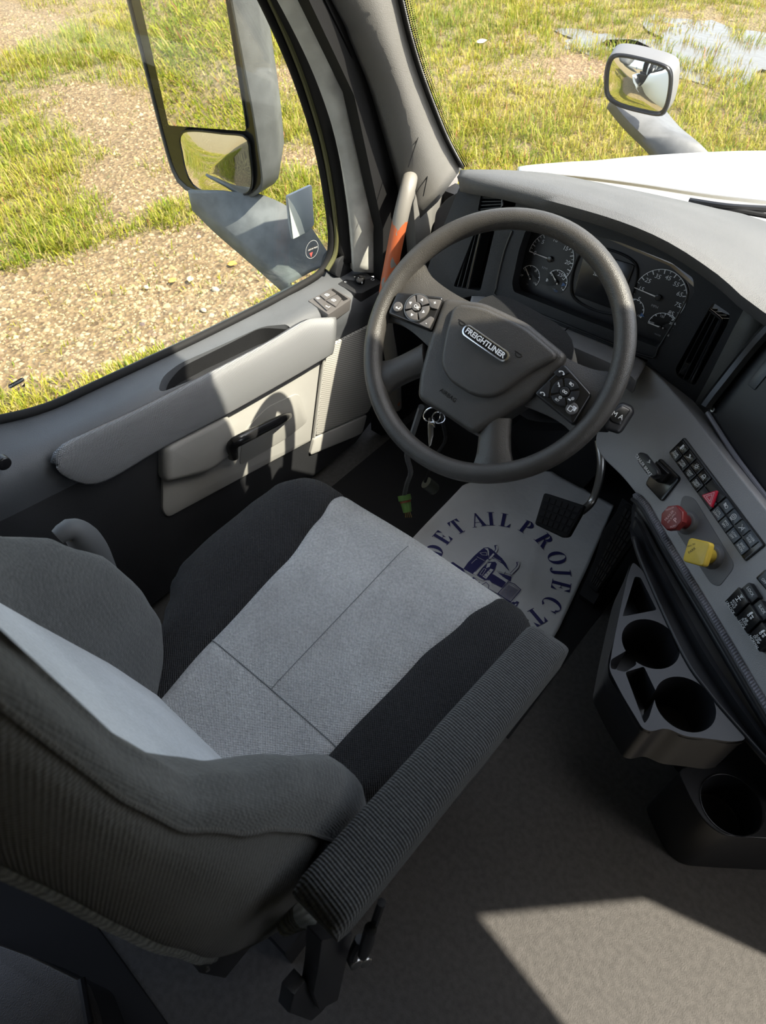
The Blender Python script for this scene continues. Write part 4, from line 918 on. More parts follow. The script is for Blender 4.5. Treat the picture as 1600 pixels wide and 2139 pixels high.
# padded top: near edge, crown, far edge at the windshield
near = crv([at(u, v, y=yy) for u, v, yy in [(958, 380, 1.17), (985, 385, 1.13), (1050, 396, 1.11), (1180, 428, 1.095), (1300, 464, 1.085), (1400, 508, 1.08), (1500, 574, 1.07), (1600, 655, 1.05)]]+[V((.62, 1.04, .775)), V((1.0, 1.06, .76)), V((1.5, 1.12, .74))], 60)
crest = crv([at(u, v, y=yy) for u, v, yy in [(960, 362, 1.19), (990, 362, 1.165), (1050, 366, 1.15), (1180, 393, 1.14), (1300, 432, 1.135), (1400, 472, 1.13), (1500, 528, 1.125), (1600, 600, 1.11)]]+[V((.60, 1.10, .80)), V((1.0, 1.12, .79)), V((1.5, 1.18, .77))], 60)
far = crv([at(u, v, y=yy) for u, v, yy in [(962, 358, 1.29), (990, 357, 1.31), (1050, 356, 1.33), (1150, 362, 1.36), (1300, 392, 1.385), (1400, 413, 1.40), (1500, 436, 1.41), (1600, 462, 1.42)]]+[V((.60, 1.44, .765)), V((1.0, 1.43, .76)), V((1.5, 1.38, .75))], 60)
under = [p+V((0, .075, -.045)) for p in near]
lip = [p+V((0, .008, -.022)) for p in near]
loft('top_pad', [under, [p+V((0, .035, -.034)) for p in near], lip, near, [p.lerp(q, .5)+V((0, -.008, .004)) for p, q in zip(near, crest)], crest, [p.lerp(q, .25)+V((0, 0, .006)) for p, q in zip(crest, far)], [p.lerp(q, .6)+V((0, 0, .004)) for p, q in zip(crest, far)], far, [p+V((0, .015, -.05)) for p in far]], DASHTOP, DB, smooth=75, thick=.006)
# cluster surround with a window for the instruments and the vents
bz = [cq(u, v, .045) for u, v in [(958, 392), (990, 394), (1050, 405), (1180, 438), (1300, 474), (1400, 518), (1500, 584), (1600, 668), (1720, 790), (1720, 1020), (1560, 900), (1480, 870), (1440, 850), (1396, 800), (1350, 752), (1180, 688), (1035, 632), (990, 618), (960, 625), (880, 600), (905, 520)]]
bez = prism('cluster_surround', bz, -CN*.03, CHAR, DB, .003)
hole = [cq(u, v, .10) for u, v in [(1070, 486), (1160, 484), (1270, 512), (1380, 556), (1428, 590), (1430, 622), (1372, 722), (1350, 738), (1200, 680), (1046, 618), (1042, 600), (1056, 530)]]
lv = [cq(u, v, .10) for u, v in [(975, 408), (1050, 412), (1048, 436), (968, 446)]]
lt = [cq(u, v, .10) for u, v in [(962, 490), (1005, 484), (975, 616), (918, 606)]]
rtv = [cq(u, v, .10) for u, v in [(1470, 642), (1508, 668), (1502, 690), (1432, 822), (1396, 802), (1390, 786)]]
cut(bez, [prism('c', rnd_poly(q, .006), -CN*.3, None) for q in (hole, lv, lt, rtv)])
box('vent_backing', (-.34, 1.26, .45), (-.06, 1.285, .775), BLACK, DB)
box('dash_side_filler', (-.50, 1.33, .2), (-.30, 1.38, .685), BLACK, DB)
# unseen dash bulk behind the cluster, sized to close sun leaks
prism('dash_body', [(-.30, 1.30, .28), (1.5, 1.30, .28), (1.5, 1.30, .66), (-.30, 1.30, .66)], (0, .25, 0), BLACK, DB)
prism('dash_end_cap', rnd_poly([at(u, v, y=1.19) for u, v in [(970, 390), (930, 414), (908, 440), (898, 520), (884, 640), (960, 690), (990, 480)]], .012), (0, .05, -.05), CHAR, DB, .008, 3)
tube('surround_edge', [cq(u, v, .046) for u, v in [(1070, 482), (1052, 530), (1036, 604), (1046, 622), (1200, 685), (1352, 744), (1374, 728), (1434, 624), (1432, 590)]], .0022, SATIN, DB, n=60, sides=6)
# panel line and lighter side panel at the right
loft('side_panel', [[cq(1581, 596, .048), cq(1530, 690, .048), cq(1480, 790, .048), cq(1448, 848, .048)], [cq(1640, 655, .048), cq(1600, 700, .048), cq(1560, 790, .048), cq(1475, 875, .048)]], mat('olive_charcoal_plastic', (.055, .055, .052), .55, .4, 620), DB, smooth=60, thick=.01)
# ---- instrument cluster
IC = thing('instrument_cluster', 'black instrument cluster with white dials and centre screen', 'instrument cluster', CPNT)
face = [cq(u, v) for u, v in [(1050, 470), (1160, 470), (1270, 500), (1400, 556), (1450, 600), (1445, 640), (1372, 760), (1200, 700), (1020, 630), (1030, 560)]]
prism('cluster_face', face, -CN*.02, mat('cluster_face_black', (.022, .021, .024), .38), IC)
CXD = V((1, 0, 0)); CYD = CN.cross(CXD)
def gauge(u, v, ru, a0, a1, nums, needle, nt, cap, capo, nsz, hub=.006, red=None, thick=.0012):
    c = cq(u, v, .001); r = (cq(u+ru, v+ru*.36, .001)-c).length
    g = prism('gauge', [c+CXD*(r*1.04*math.cos(a))+CYD*(r*1.04*math.sin(a)) for a in [2*math.pi*i/40 for i in range(40)]], -CN*.0015, mat('gauge_black', (.016, .016, .017), .45), IC)
    mb = MB(); mb.arc(c+CN*.0006, CN, r-thick, r, R(a0), R(a1), 40, CXD)
    for k in range(nt+1):
        a = R(a0+(a1-a0)*k/nt); d = CXD*math.cos(a)+CYD*math.sin(a); e = CN.cross(d); l = .10*r if k % 2 else .16*r; w = .0005 if k % 2 else .0009
        q = c+CN*.0007; mb.poly([q+d*r-e*w, q+d*r+e*w, q+d*(r-l)+e*w, q+d*(r-l)-e*w])
    mb.build('scale', PRINT, g)
    for i, s in enumerate(nums):
        if s is None: continue
        a = R(a0+(a1-a0)*i/(len(nums)-1)); d = CXD*math.cos(a)+CYD*math.sin(a)
        text(s, c+d*(r*.74), CXD, CYD, nsz, PRINT, g, shear=.15, up=.0008)
    a = R(needle); d = CXD*math.cos(a)+CYD*math.sin(a); e = CN.cross(d)
    prism('needle', [c+CN*.004-e*.0014-d*.006, c+CN*.004+e*.0014-d*.006, c+CN*.004+d*(r*.97)+e*.0004, c+CN*.004+d*(r*.97)-e*.0004][::-1], -CN*.001, mat('needle_white', (.85, .8, .78), .5), g)
    cyl('needle_cap', c, CN, hub, .006, GLOSS, g, 16, bevel=.001)
    if cap: text(cap, c+CXD*capo[0]+CYD*capo[1], CXD, CYD, nsz*.62, mat('grey_print', (.35, .35, .37), .6), g, up=.0008)
    return g
gauge(1150, 541, 46, 180, -35, ['0', '5', '10', '15', '20', '25'], 180, 25, 'RPM', (-.006, -.021), .0115)
gauge(1376, 621, 54, 205, -30, ['5', '15', '25', '35', '45', '55', '65', '75', '85'], 178, 18, 'MPH', (.0, -.018), .0115)
gauge(1107, 578, 20, 150, -30, ['0', '50', '100'], 135, 8, 'OIL', (0, -.016), .0055, .003)
gauge(1163, 588, 21, 150, -30, ['E', '1/2', 'F'], 140, 8, 'FUEL', (0, -.016), .0055, .003)
gauge(1381, 683, 28, 178, -28, ['100', '150', '200', '250'], 182, 10, 'WATER', (0, -.016), .006, .003)
gauge(1322, 648, 22, 150, -20, ['0', None, '150'], 150, 8, 'AIR', (0, -.012), .0055, .003)
scr = [cq(u, v, .003) for u, v in [(1226, 540), (1298, 566), (1282, 647), (1202, 615)]]
sp = prism('screen', rnd_poly([cq(u, v, .003) for u, v in [(1222, 522), (1326, 554), (1290, 650), (1198, 616)]], .006), -CN*.004, mat('screen_black', (.013, .013, .014), .2), IC, .001)
tube('screen_frame', [cq(u, v, .003) for u, v in [(1222, 520), (1328, 553), (1292, 653), (1196, 618)]], .0022, SATIN, IC, n=60, sides=6, closed=True)
text('N', cq(1247, 560, .0034), CXD, CYD, .008, PRINT, sp)
text('265,488 mi', cq(1258, 578, .0034), CXD, CYD, .0088, PRINT, sp)
BLU = mat('blue_print', (.06, .13, .30), .6)
MB().poly([cq(u, v, .0025) for u, v in [(1176, 590), (1182, 596), (1172, 598)]]).build('warning_icon', BLU, IC)
MB().poly([cq(u, v, .0025) for u, v in [(1340, 653), (1346, 662), (1336, 660)]]).build('warning_icon', BLU, IC)
icon('pump', cq(1143, 585, .0025), CXD, CYD, .007, PRINT, IC); icon('oil', cq(1089, 574, .0025), CXD, CYD, .009, PRINT, IC)
text('DEF', cq(1161, 608, .0025), CXD, CYD, .005, BLU, IC)
# ---- vents
def vent(label, corners, nsl, along, depth=.028, knob=None):
    q = [cq(u, v, .040) for u, v in corners]; c = sum(q, V())/4
    vt = thing('air_vent', label, 'air vent', c-CN*.02, group=None)
    prism('vent_cavity', [cq(u, v, .004) for u, v in corners], -CN*.005, GLOSS, vt)
    fr = rnd_poly(q, .006); tube('vent_frame', fr, .0028, GLOSS, vt, n=60, sides=8, closed=True)
    for k in range(nsl):
        t = (k+.5)/nsl
        if along: a, b = q[0].lerp(q[1], t), q[3].lerp(q[2], t)
        else: a, b = q[0].lerp(q[3], t), q[1].lerp(q[2], t)
        s = (b-a).normalized(); w = s.cross(CN).normalized(); tilt = (CN*.9+w*.45).normalized()
        prism('slat', [a+w*.0008, b+w*.0008, b+w*.0008-tilt*depth, a+w*.0008-tilt*depth], w*-.0022, SATIN, vt, .0005, 1)
    if knob is not None:
        p = q[0].lerp(q[1], .5).lerp(q[3].lerp(q[2], .5), knob); a = (q[3]-q[0]).normalized(); b = CN.cross(a)
        prism('vent_knob', rnd_poly([p+a*.012+b*.005, p-a*.012+b*.005, p-a*.012-b*.005, p+a*.012-b*.005], .002), -CN*.014, GLOSS, vt, .001)
    return vt
vent('small slatted defrost vent at the left end of the dash', [(975, 408), (1050, 412), (1048, 436), (968, 446)], 4, False)
vent('tall slatted air vent left of the instrument cluster', [(962, 490), (1005, 484), (975, 616), (918, 606)], 6, True, knob=.5)
vent('tall slatted air vent right of the instrument cluster', [(1472, 640), (1508, 668), (1432, 822), (1390, 792)], 4, True, knob=.75)

# ================================================================== RIGHT-HAND CONTROL PANEL (turned towards the driver)
PN = V((-.56, -.66, .5)).normalized(); PP = at(1415, 1085, t=1.17)
def pq(u, v, h=0.0): return on(u, v, PP+PN*h, PN)
CPL = thing('control_panel', 'grey angled control panel carrying switches and brake knobs', 'control panel', (.45, .95, 0))
fp = [pq(u, v) for u, v in [(1338, 752), (1385, 795), (1440, 858), (1520, 962), (1600, 1062), (1720, 1215), (1720, 1672), (1600, 1478), (1500, 1308), (1400, 1150), (1345, 1052), (1300, 996), (1258, 956), (1240, 925), (1256, 868), (1290, 805)]]
fas = prism('fascia', rnd_poly(fp, .02, 4), PN*-.06, GREY, CPL, .014, 4, smooth=60)
# recessed plate round the knobs
prism('knob_plate', rnd_poly([pq(u, v, .0012) for u, v in [(1425, 1033), (1449, 1039), (1536, 1182), (1502, 1226), (1484, 1219), (1410, 1106)]], .012), PN*-.004, mat('darker_grey_plastic', (.125, .125, .13), .5, .3, 620), CPL, .001)
# shelf below the cluster
ua = crv([at(u, v, y=1.165) for u, v in [(985, 622), (1035, 628), (1190, 690), (1300, 734), (1352, 756)]], 30)
ub = crv([at(u, v, y=1.085) for u, v in [(985, 640), (1030, 650), (1166, 712), (1284, 764), (1330, 795)]], 30)
loft('under_cluster_shelf', [ua, [p.lerp(q, .5)+V((0, 0, .004)) for p, q in zip(ua, ub)], ub, [p+V((0, .01, -.03)) for p in ub]], GREY, CPL, smooth=60, thick=.008)
MB().poly([at(u, v, y=1.10)+V((0, -.006, .008)) for u, v in [(1164, 708), (1168, 708), (1192, 688), (1188, 688)]]).build('shelf_joint', GLOSS, CPL)
# woven strip along the lower edge and a polished dark nosing
le = [pq(u, v, .0) for u, v in [(1330, 1032), (1352, 1052), (1400, 1135), (1500, 1298), (1600, 1466), (1720, 1660)]]
l2 = [pq(u, v, .0)+V((-.001, -.0012, -.002)) for u, v in [(1328, 1035), (1349, 1056), (1397, 1140), (1497, 1303), (1597, 1471), (1717, 1665)]]
WEAVE = fabric('woven_grey_strip', (.10, .10, .115), (.22, .22, .25), .004, rib=(1, -.6, .8), bump=.6)
la, lb = crv(le, 30), crv(l2, 30)
loft('woven_strip', [la, [p.lerp(q, .5)+PN*.004 for p, q in zip(la, lb)], lb], WEAVE, CPL, smooth=60, thick=.004)
tube('nosing', [p+V((-.002, -.003, -.006)) for p in lb], .004, SATIN, CPL, n=40, sides=8)
# ---- switch bank
S00, S01, S11, S10 = [pq(u, v, .004) for u, v in [(1428, 912), (1395, 945), (1555, 1173), (1598, 1138)]]
def sb(s, t, h=0.0): return S00.lerp(S10, s).lerp(S01.lerp(S11, s), t)+PN*h
SX = (S10-S00).normalized(); SY = PN.cross(SX)
bank = prism('switch_bank', rnd_poly([S00, S01, S11, S10], .004), PN*-.02, GLOSS, CPL, .003)
def swt(s0, s1, t0, t1, m, txt, sz=.0052, kind='switch', tw=0):
    o = prism(kind, rnd_poly([sb(s0+.004, t0, .003), sb(s0+.004, t1, .003), sb(s1-.004, t1, .003), sb(s1-.004, t0, .003)], .0015), PN*-.004, m, bank, .0012)
    if txt.startswith('@'): icon(txt[1:], sb((s0+s1)/2, (t0+t1)/2, .0032), SX, SY, sz, PRINT, bank, name='switch_icon'); return
    ls = txt.split('|') if txt else []
    for i, l in enumerate(ls):
        text(l, sb((s0+s1)/2, (t0+t1)/2, .0032)+SY*((len(ls)-1)/2-i)*sz*.95, SX, SY, sz, PRINT, bank, name='switch_lettering')
for k, (a, b) in enumerate((('@pump', 'BUNK|DOME'), ('@swing', 'WORK|LIGHT'), ('@lamp', 'LIGHT|TEST'), ('@spot', 'DOME|LIGHT'))):
    s0 = .02+.098*k; s1 = s0+.098
    swt(s0, s1, .10, .50, GLOSS, a, .0105); swt(s0, s1, .52, .94, GLOSS, b)
swt(.415, .585, .08, .50, SATIN, ''); swt(.415, .585, .52, .95, SATIN, '')
for k, (a, b) in enumerate((('@beam', 'UTIL|LIGHT'), ('@fan', 'PTO|SPD'), ('@cross', 'LOW|OFF'), ('OVER|RIDE', 'ENG|SHDN'))):
    s0 = .590+.094*k; s1 = s0+.094
    swt(s0, s1, .10, .48, BTNB, a, .0105 if k < 3 else .0055); swt(s0, s1, .54, .94, BTNB, b, .0055)
hz = [pq(u, v, .012) for u, v in [(1464, 1034), (1498, 1023), (1485, 1061)]]
hzs = prism('hazard_switch', rnd_poly(hz, .004), PN*-.014, HAZ, bank, .002); hzs['label'] = 'red triangular hazard switch'
hc = sum(hz, V())/3
for a, b in ((.72, .60), (.42, .30)):
    mb = MB()
    for i in range(3):
        p, q = hz[i]-hc, hz[(i+1) % 3]-hc; mb.poly([hc+p*a+PN*.0006, hc+q*a+PN*.0006, hc+q*b+PN*.0006, hc+p*b+PN*.0006])
    mb.build('hazard_mark', PINK, bank)
# ---- rocker switches lower right, and one at the frame edge
def rocker(c, top, mid, bot, label):
    q = [pq(u, v, .012) for u, v in c]; rk = prism('rocker_switch', rnd_poly(q, .003), PN*-.02, SATIN, CPL, .002)
    a, b, c_, d = q; e = [a.lerp(b, .30), a.lerp(b, .98), d.lerp(c_, .98), d.lerp(c_, .30)]
    prism('rocker_face', [e[0]+PN*.008, e[1]+PN*.001, e[2]+PN*.001, e[3]+PN*.008], PN*-.006, GLOSS, rk, .0015)
    xd_ = (d-a).normalized(); yd_ = PN.cross(xd_); ctr = (a+b+c_+d)/4
    text(top, a.lerp(d, .5).lerp(b.lerp(c_, .5), .12)+PN*.0012, xd_, yd_, .0062, PRINT, rk)
    ls = mid.split('|')
    for i, l in enumerate(ls): text(l, a.lerp(d, .5).lerp(b.lerp(c_, .5), .70+.1*i)+PN*(.005-.001*i), xd_, yd_, .0052, PRINT, rk)
    icon(label, a.lerp(d, .5).lerp(b.lerp(c_, .5), .47)+PN*.0072, xd_, yd_, .011, PRINT, rk, name='switch_icon')
    text(bot, a.lerp(d, .5).lerp(b.lerp(c_, .5), .93)+PN*.0022, xd_, yd_, .0056, PRINT, rk)
rocker([(1564, 1215), (1513, 1257), (1535, 1289), (1585, 1247)], 'LOCK', 'INTR|AXLE', 'UNLOCK', 'axle')
rocker([(1588, 1251), (1537, 1291), (1560, 1325), (1610, 1285)], 'SLIDE', 'AIR|SLIDE', 'LOCK', 'truck')
rocker([(1613, 1289), (1562, 1328), (1585, 1362), (1636, 1323)], 'DUMP', 'SUSP|DUMP', 'NORMAL', 'truck')
es = prism('edge_switch', rnd_poly([pq(u, v, .006) for u, v in [(1577, 1207), (1598, 1188), (1650, 1250), (1630, 1268)]], .003), PN*-.01, GLOSS, CPL, .002)
prism('switch', rnd_poly([pq(u, v, .008) for u, v in [(1582, 1208), (1600, 1192), (1622, 1220), (1605, 1236)]], .002), PN*-.004, BTNB, es, .001)
text('AC|OFF'.split('|')[1], pq(1596, 1214, .0084), SX, SY, .0058, PRINT, es)

# ---- trailer brake lever
TB = thing('trailer_brake_lever', 'black trailer brake lever in a square black housing', 'lever', pq(1378, 1000))
hs = [pq(u, v, .006) for u, v in [(1377, 955), (1420, 998), (1380, 1048), (1346, 1011)]]
tbh = prism('housing', rnd_poly(hs, .007), PN*-.02, GLOSS, TB, .003)
hi = [pq(u, v, .008) for u, v in [(1378, 966), (1412, 1000), (1379, 1036), (1356, 1010)]]
prism('pivot_block', rnd_poly([p+PN*.010 for p in [pq(1378, 964, .008), pq(1404, 990, .008), pq(1388, 1010, .008), pq(1362, 990, .008)]], .004), PN*-.018, GLOSS, TB, .005, 3)
PH_ = .045
lv_ = [pq(u, v, PH_) for u, v in [(1328, 952), (1334, 944), (1344, 945), (1372, 980), (1374, 990), (1362, 998), (1350, 990), (1332, 966)]]
prism('paddle', rnd_poly(lv_, .004), PN*-.010, SATIN, TB, .003, 3)
tube('lever_arm', [pq(1366, 990, PH_-.006), pq(1372, 994, .03), pq(1380, 1000, .008)], .008, GLOSS, TB, n=10, sides=10)
tx_ = (pq(1360, 990, PH_)-pq(1332, 952, PH_)).normalized()
text('TRAILER BRAKE', (pq(1344, 972, PH_)), tx_, PN.cross(tx_), .0082, PRINT, TB, bold=.01)
icon('swing', pq(1356, 965, PH_), tx_, PN.cross(tx_), .009, PRINT, TB)

# ---- air brake knobs
def knob(label, u, v, m, shape, nm):
    b = pq(u, v); k = thing(nm, label, 'knob', b)
    cyl('collar', b-PN*.002, PN, .024, .010, mat('collar_grey', (.15, .15, .155), .5), k, 28, r2=.018, bevel=.003)
    cyl('stem', b, PN, .0125, .034, m, k, 24)
    u0 = SX.copy(); c = b+PN*.034
    if shape == 8: pts = [c+PN*.010+(SX*math.cos(a)+SY*math.sin(a))*.0225 for a in [R(22.5+45*i+8) for i in range(8)]]
    else: pts = rnd_poly([c+PN*.010+(SX*math.cos(a)+SY*math.sin(a))*.0285 for a in [R(45+90*i+38) for i in range(4)]], .007)
    prism('head', pts, PN*-.012, m, k, .0025, 3)
    return k, c+PN*.010
kr, rc = knob('red octagonal trailer air supply knob', 1437, 1092, RED, 8, 'air_brake_knob')
RL = mat('pale_red_print', (.75, .45, .45), .6)
kx = (SX*math.cos(R(100))+SY*math.sin(R(100))); ky = PN.cross(kx)
vdir = -RT*.25-UP; vx = (RT-PN*RT.dot(PN)).normalized(); vy = PN.cross(vx)
text('TRAILER', rc+vy*.0155, vx, vy, .0046, RL, kr); text('TRAILER', rc+vy*.004-vx*.003, (vx+vy*.6).normalized(), (vy-vx*.6).normalized(), .0062, RL, kr); text('AIR SUPPLY', rc+vy*-.001+vx*.001, (vx+vy*.6).normalized(), (vy-vx*.6).normalized(), .0045, RL, kr)
text('P', rc-vy*.008+vx*.007, (vx+vy*.6).normalized(), (vy-vx*.6).normalized(), .012, RL, kr, bold=.02); text('PUSH', rc-vy*.0165, vx, vy, .0045, RL, kr)
kyl, yc_ = knob('yellow square parking brake knob', 1489, 1163, YEL, 4, 'air_brake_knob')
text('PARK', yc_+vy*.004-vx*.006, (vx+vy*.35).normalized(), (vy-vx*.35).normalized(), .006, DPRINT, kyl); text('PULL TO', yc_+vy*.013-vx*.005, vx, vy, .0036, DPRINT, kyl)

# ---- dark centre stack beyond the panel
SCN = thing('radio_stack', 'black centre stack panel at the right edge of the dash', 'dash panel', (.7, 1.1, .3))
sp_ = [pq(u, v, -.035) for u, v in [(1476, 858), (1490, 838), (1605, 712), (1740, 590), (1740, 1230), (1600, 1046), (1528, 948)]]
prism('panel', rnd_poly(sp_, .006), PN*-.03, SATIN, SCN, .006, 3)
tube('chrome_edge', [pq(u, v, -.030) for u, v in [(1478, 862), (1530, 944), (1600, 1038), (1740, 1222)]], .0042, mat('lilac_grey_plastic', (.20, .20, .23), .35), SCN, n=20, sides=8)
tube('dark_frame', [pq(u, v, -.026) for u, v in [(1474, 850), (1500, 815), (1600, 694), (1740, 560)]], .012, GLOSS, SCN, n=20, sides=8)
cyl('screw', pq(1491, 857, -.034), PN, .004, .004, STEEL, SCN, 12)
st_ = prism('button_strip', rnd_poly([pq(u, v, -.033) for u, v in [(1560, 802), (1600, 748), (1720, 610), (1740, 640), (1612, 770), (1575, 815)]], .003), PN*-.004, BTNB, SCN, .001)

# ================================================================== CONSOLE TRAY AND CUP HOLDERS
CZ = .45
CT = thing('console_tray', 'dark console tray under the control panel', 'console', (.6, .8, 0))
e1 = crv([p+V((.004, .006, -.014)) for p in lb], 30)
e2 = crv([at(u, v, z=CZ+.002) for u, v in [(1322, 1120), (1340, 1180), (1422, 1362), (1477, 1444), (1543, 1522), (1650, 1640)]], 30)
loft('tray', [[p.lerp(q, t)+V((0, 0, dz)) for p, q in zip(e1, e2)] for t, dz in ((0, 0), (.06, -.018), (.40, -.026), (.43, -.006), (.50, -.004), (.53, -.022), (.90, -.016), (1, 0))], SATIN, CT, smooth=35, thick=.004)
prism('console_body', [p+V((.07, .10, -.03)) for p in (e2[2], e2[10], e2[18], e2[28])]+[V((1.2, .80, CZ-.03)), V((1.2, 1.4, CZ-.03)), V((.42, 1.4, CZ-.03))], (0, 0, -.42), BLACK, CT)
CH = thing('cup_holder', 'black double cup holder jutting out below the control panel', 'cup holder', (.5, .66, 0))
co_ = [at(u, v, z=CZ) for u, v in [(1322, 1172), (1348, 1198), (1422, 1362), (1477, 1444), (1543, 1522), (1560, 1545), (1530, 1550), (1480, 1543), (1430, 1538), (1392, 1520), (1360, 1528), (1342, 1522), (1300, 1452), (1272, 1398), (1284, 1330), (1298, 1262), (1312, 1200)]]
cb = prism('body', rnd_poly(co_, .010), (0, 0, -.11), SATIN, CH)
def zc(u, v, ru):
    c = at(u, v, z=CZ); r = (at(u+ru, v, z=CZ)-c).length; return c, r
c1_, r1_ = zc(1359, 1344, 60); c2_, r2_ = zc(1431, 1470, 63)
cutters = [cyl('c', c1_-V((0, 0, .095)), (0, 0, 1), r1_*.93, .19, None, None, 40, r2=r1_*1.03), cyl('c', c2_-V((0, 0, .095)), (0, 0, 1), r2_*.93, .19, None, None, 40, r2=r2_*1.03)]
for q in ([(1326, 1204), (1300, 1288), (1372, 1274), (1338, 1206)], [(1276, 1378), (1320, 1352), (1330, 1388), (1306, 1404), (1275, 1396)], [(1306, 1404), (1345, 1392), (1372, 1448), (1355, 1500), (1346, 1512)]):
    cutters.append(prism('c', rnd_poly([at(u, v, z=CZ)+V((0, 0, .03)) for u, v in q], .004), (0, 0, -.09), None))
for c in cutters: cut(cb, [c])
soften(cb)
ci = crv(co_, 70, True)
loft('outer_skirt', [[p+V((0, 0, -.006)) for p in ci], [p+(V((c1_.x, c1_.y+.03, p.z))-p)*.06+V((0, 0, -.10)) for p in ci]], SATIN, CH, closed=True, smooth=60)
# lower cup holder near the floor
LZ = .20
LC = thing('cup_holder', 'single black cup holder low by the floor under the double one', 'cup holder', at(1528, 1678, z=0))
lo = [at(u, v, z=LZ) for u, v in [(1412, 1604), (1600, 1580), (1760, 1600), (1760, 1760), (1600, 1752), (1510, 1746), (1470, 1716), (1440, 1665)]]
lbod = prism('body', rnd_poly(lo, .03), (0, 0, -LZ+.002), SATIN, LC)
c3, r3 = at(1528, 1680, z=LZ), (at(1590, 1680, z=LZ)-at(1528, 1680, z=LZ)).length
cut(lbod, [cyl('c', c3-V((0, 0, .09)), (0, 0, 1), r3*.9, .2, None, None, 40, r2=r3*1.1)])
soften(lbod, .005, 3)
MB().arc(c3+V((0, 0, .0015)), (0, 0, 1), r3*1.0, r3*1.03, 0, 2*math.pi, 48, (1, 0, 0)).build('rim_edge', GLOSS, LC)

# ================================================================== PEDALS
BP = thing('brake_pedal', 'ribbed black brake pedal on a steel arm above the mat', 'pedal', at(1180, 1080, t=1.50))
bn = V((0, -.72, .70)).normalized(); bc = at(1170, 1075, t=1.47)
def bq(u, v, h=0): return on(u, v, bc+bn*h, bn)
bpl = [bq(u, v) for u, v in [(1136, 1029), (1222, 1057), (1186, 1122), (1176, 1124), (1116, 1095)]]
pad = prism('pad', rnd_poly(bpl, .006), bn*-.03, RUB, BP, .005, 3)
a0_, a1_, a2_, a3_ = bq(1138, 1034, .002), bq(1216, 1060, .002), bq(1184, 1116, .002), bq(1122, 1092, .002)
for i in range(6):
    for j in range(4):
        f = lambda s, t: a0_.lerp(a1_, s).lerp(a3_.lerp(a2_, s), t)
        s0, s1, t0, t1 = (i+.10)/6, (i+.90)/6, (j+.10)/4, (j+.90)/4
        prism('tread', [f(s0, t0), f(s0, t1), f(s1, t1), f(s1, t0)], bn*-.004, RUB, BP, .0006, 1)
tube('arm', [bq(1215, 1068, -.02), at(1236, 1048, t=1.48), at(1250, 1010, t=1.46), at(1256, 965, t=1.44), at(1250, 920, t=1.44)], .009, STEEL, BP, n=20, sides=10)
AP = thing('accelerator_pedal', 'tall ribbed black accelerator pedal beside the console', 'pedal', at(1290, 1160, z=0))
an = V((0, -.62, .78)).normalized(); ac = at(1290, 1140, t=1.58)
def aq(u, v, h=0): return on(u, v, ac+an*h, an)
prism('pad', rnd_poly([aq(u, v) for u, v in [(1310, 1050), (1348, 1082), (1326, 1130), (1246, 1240), (1228, 1222), (1258, 1110), (1292, 1062)]], .008), an*-.02, RUB, AP, .004)
def af(s, t): return aq(1306, 1058, .003).lerp(aq(1342, 1086, .003), s).lerp(aq(1232, 1216, .003).lerp(aq(1248, 1232, .003), s), t)
for i in range(5):
    for j in range(9):
        prism('tread', [af((i+.12)/5, (j+.06)/9), af((i+.88)/5, (j+.06)/9), af((i+.88)/5, (j+.92)/9), af((i+.12)/5, (j+.92)/9)], an*-.005, SATIN, AP, .0006, 1)
prism('pedal_base', [aq(u, v, -.022) for u, v in [(1300, 1040), (1352, 1080), (1240, 1262), (1210, 1240)]], V((0, .02, -.05)), BLACK, AP)
PB = thing('pedal_box', 'black pedal bracket hanging under the steering column', 'bracket', V((.08, 1.4, .2)))
prism('bracket', [at(u, v, y=1.34) for u, v in [(1060, 900), (1270, 900), (1262, 975), (1238, 1000), (1196, 1046), (1150, 1028), (1104, 984)]], (0, .1, 0), BLACK, PB, .006)

# wiring in the footwell
CNN = thing('wiring_connector', 'green round wiring connector dangling left of the floor sheet', 'connector', at(850, 1060, z=.0))
GRN = mat('green_connector_plastic', (.13, .26, .06), .5); k0 = at(846, 1044, z=.12); k1 = at(851, 1068, z=.10)
ka = (k1-k0).normalized()
cyl('collar', k0-ka*.012, ka, .017, .014, GRN, CNN, 20, bevel=.002); cyl('red_band', k0, ka, .0145, .007, mat('rust_red_ring', (.25, .07, .03), .6), CNN, 20); cyl('plug', k0+ka*.006, ka, .0135, .026, GRN, CNN, 20, r2=.011)
for i in range(4): tube('pin', [k0+ka*.030+RT*(.004*(i-1.5)), k0+ka*.046+RT*(.005*(i-1.5))], .0011, mat('brass', (.5, .35, .12), .4, metal=1.0), CNN, n=3, sides=6)
tube('cable', [k0-ka*.01, at(850, 1010, z=.20), at(858, 985, z=.30), at(850, 950, z=.38), at(862, 905, z=.50), at(880, 850, z=.60)], .006, mat('grey_cable', (.10, .10, .10), .6), CNN, n=20, sides=8)
C2 = thing('wiring_connector', 'dark grey plug hanging behind the green connector', 'connector', at(898, 1016, z=.1))
cyl('plug', at(890, 1008, z=.16), (at(905, 1020, z=.14)-at(890, 1008, z=.16)), .016, .035, mat('dark_olive_plastic', (.05, .055, .04), .5), C2, 16, bevel=.003)
tube('cable', [at(888, 1006, z=.17), at(905, 960, z=.28), at(930, 920, z=.38), at(925, 880, z=.46), at(935, 830, z=.58)], .004, RUB, C2, n=16, sides=6)

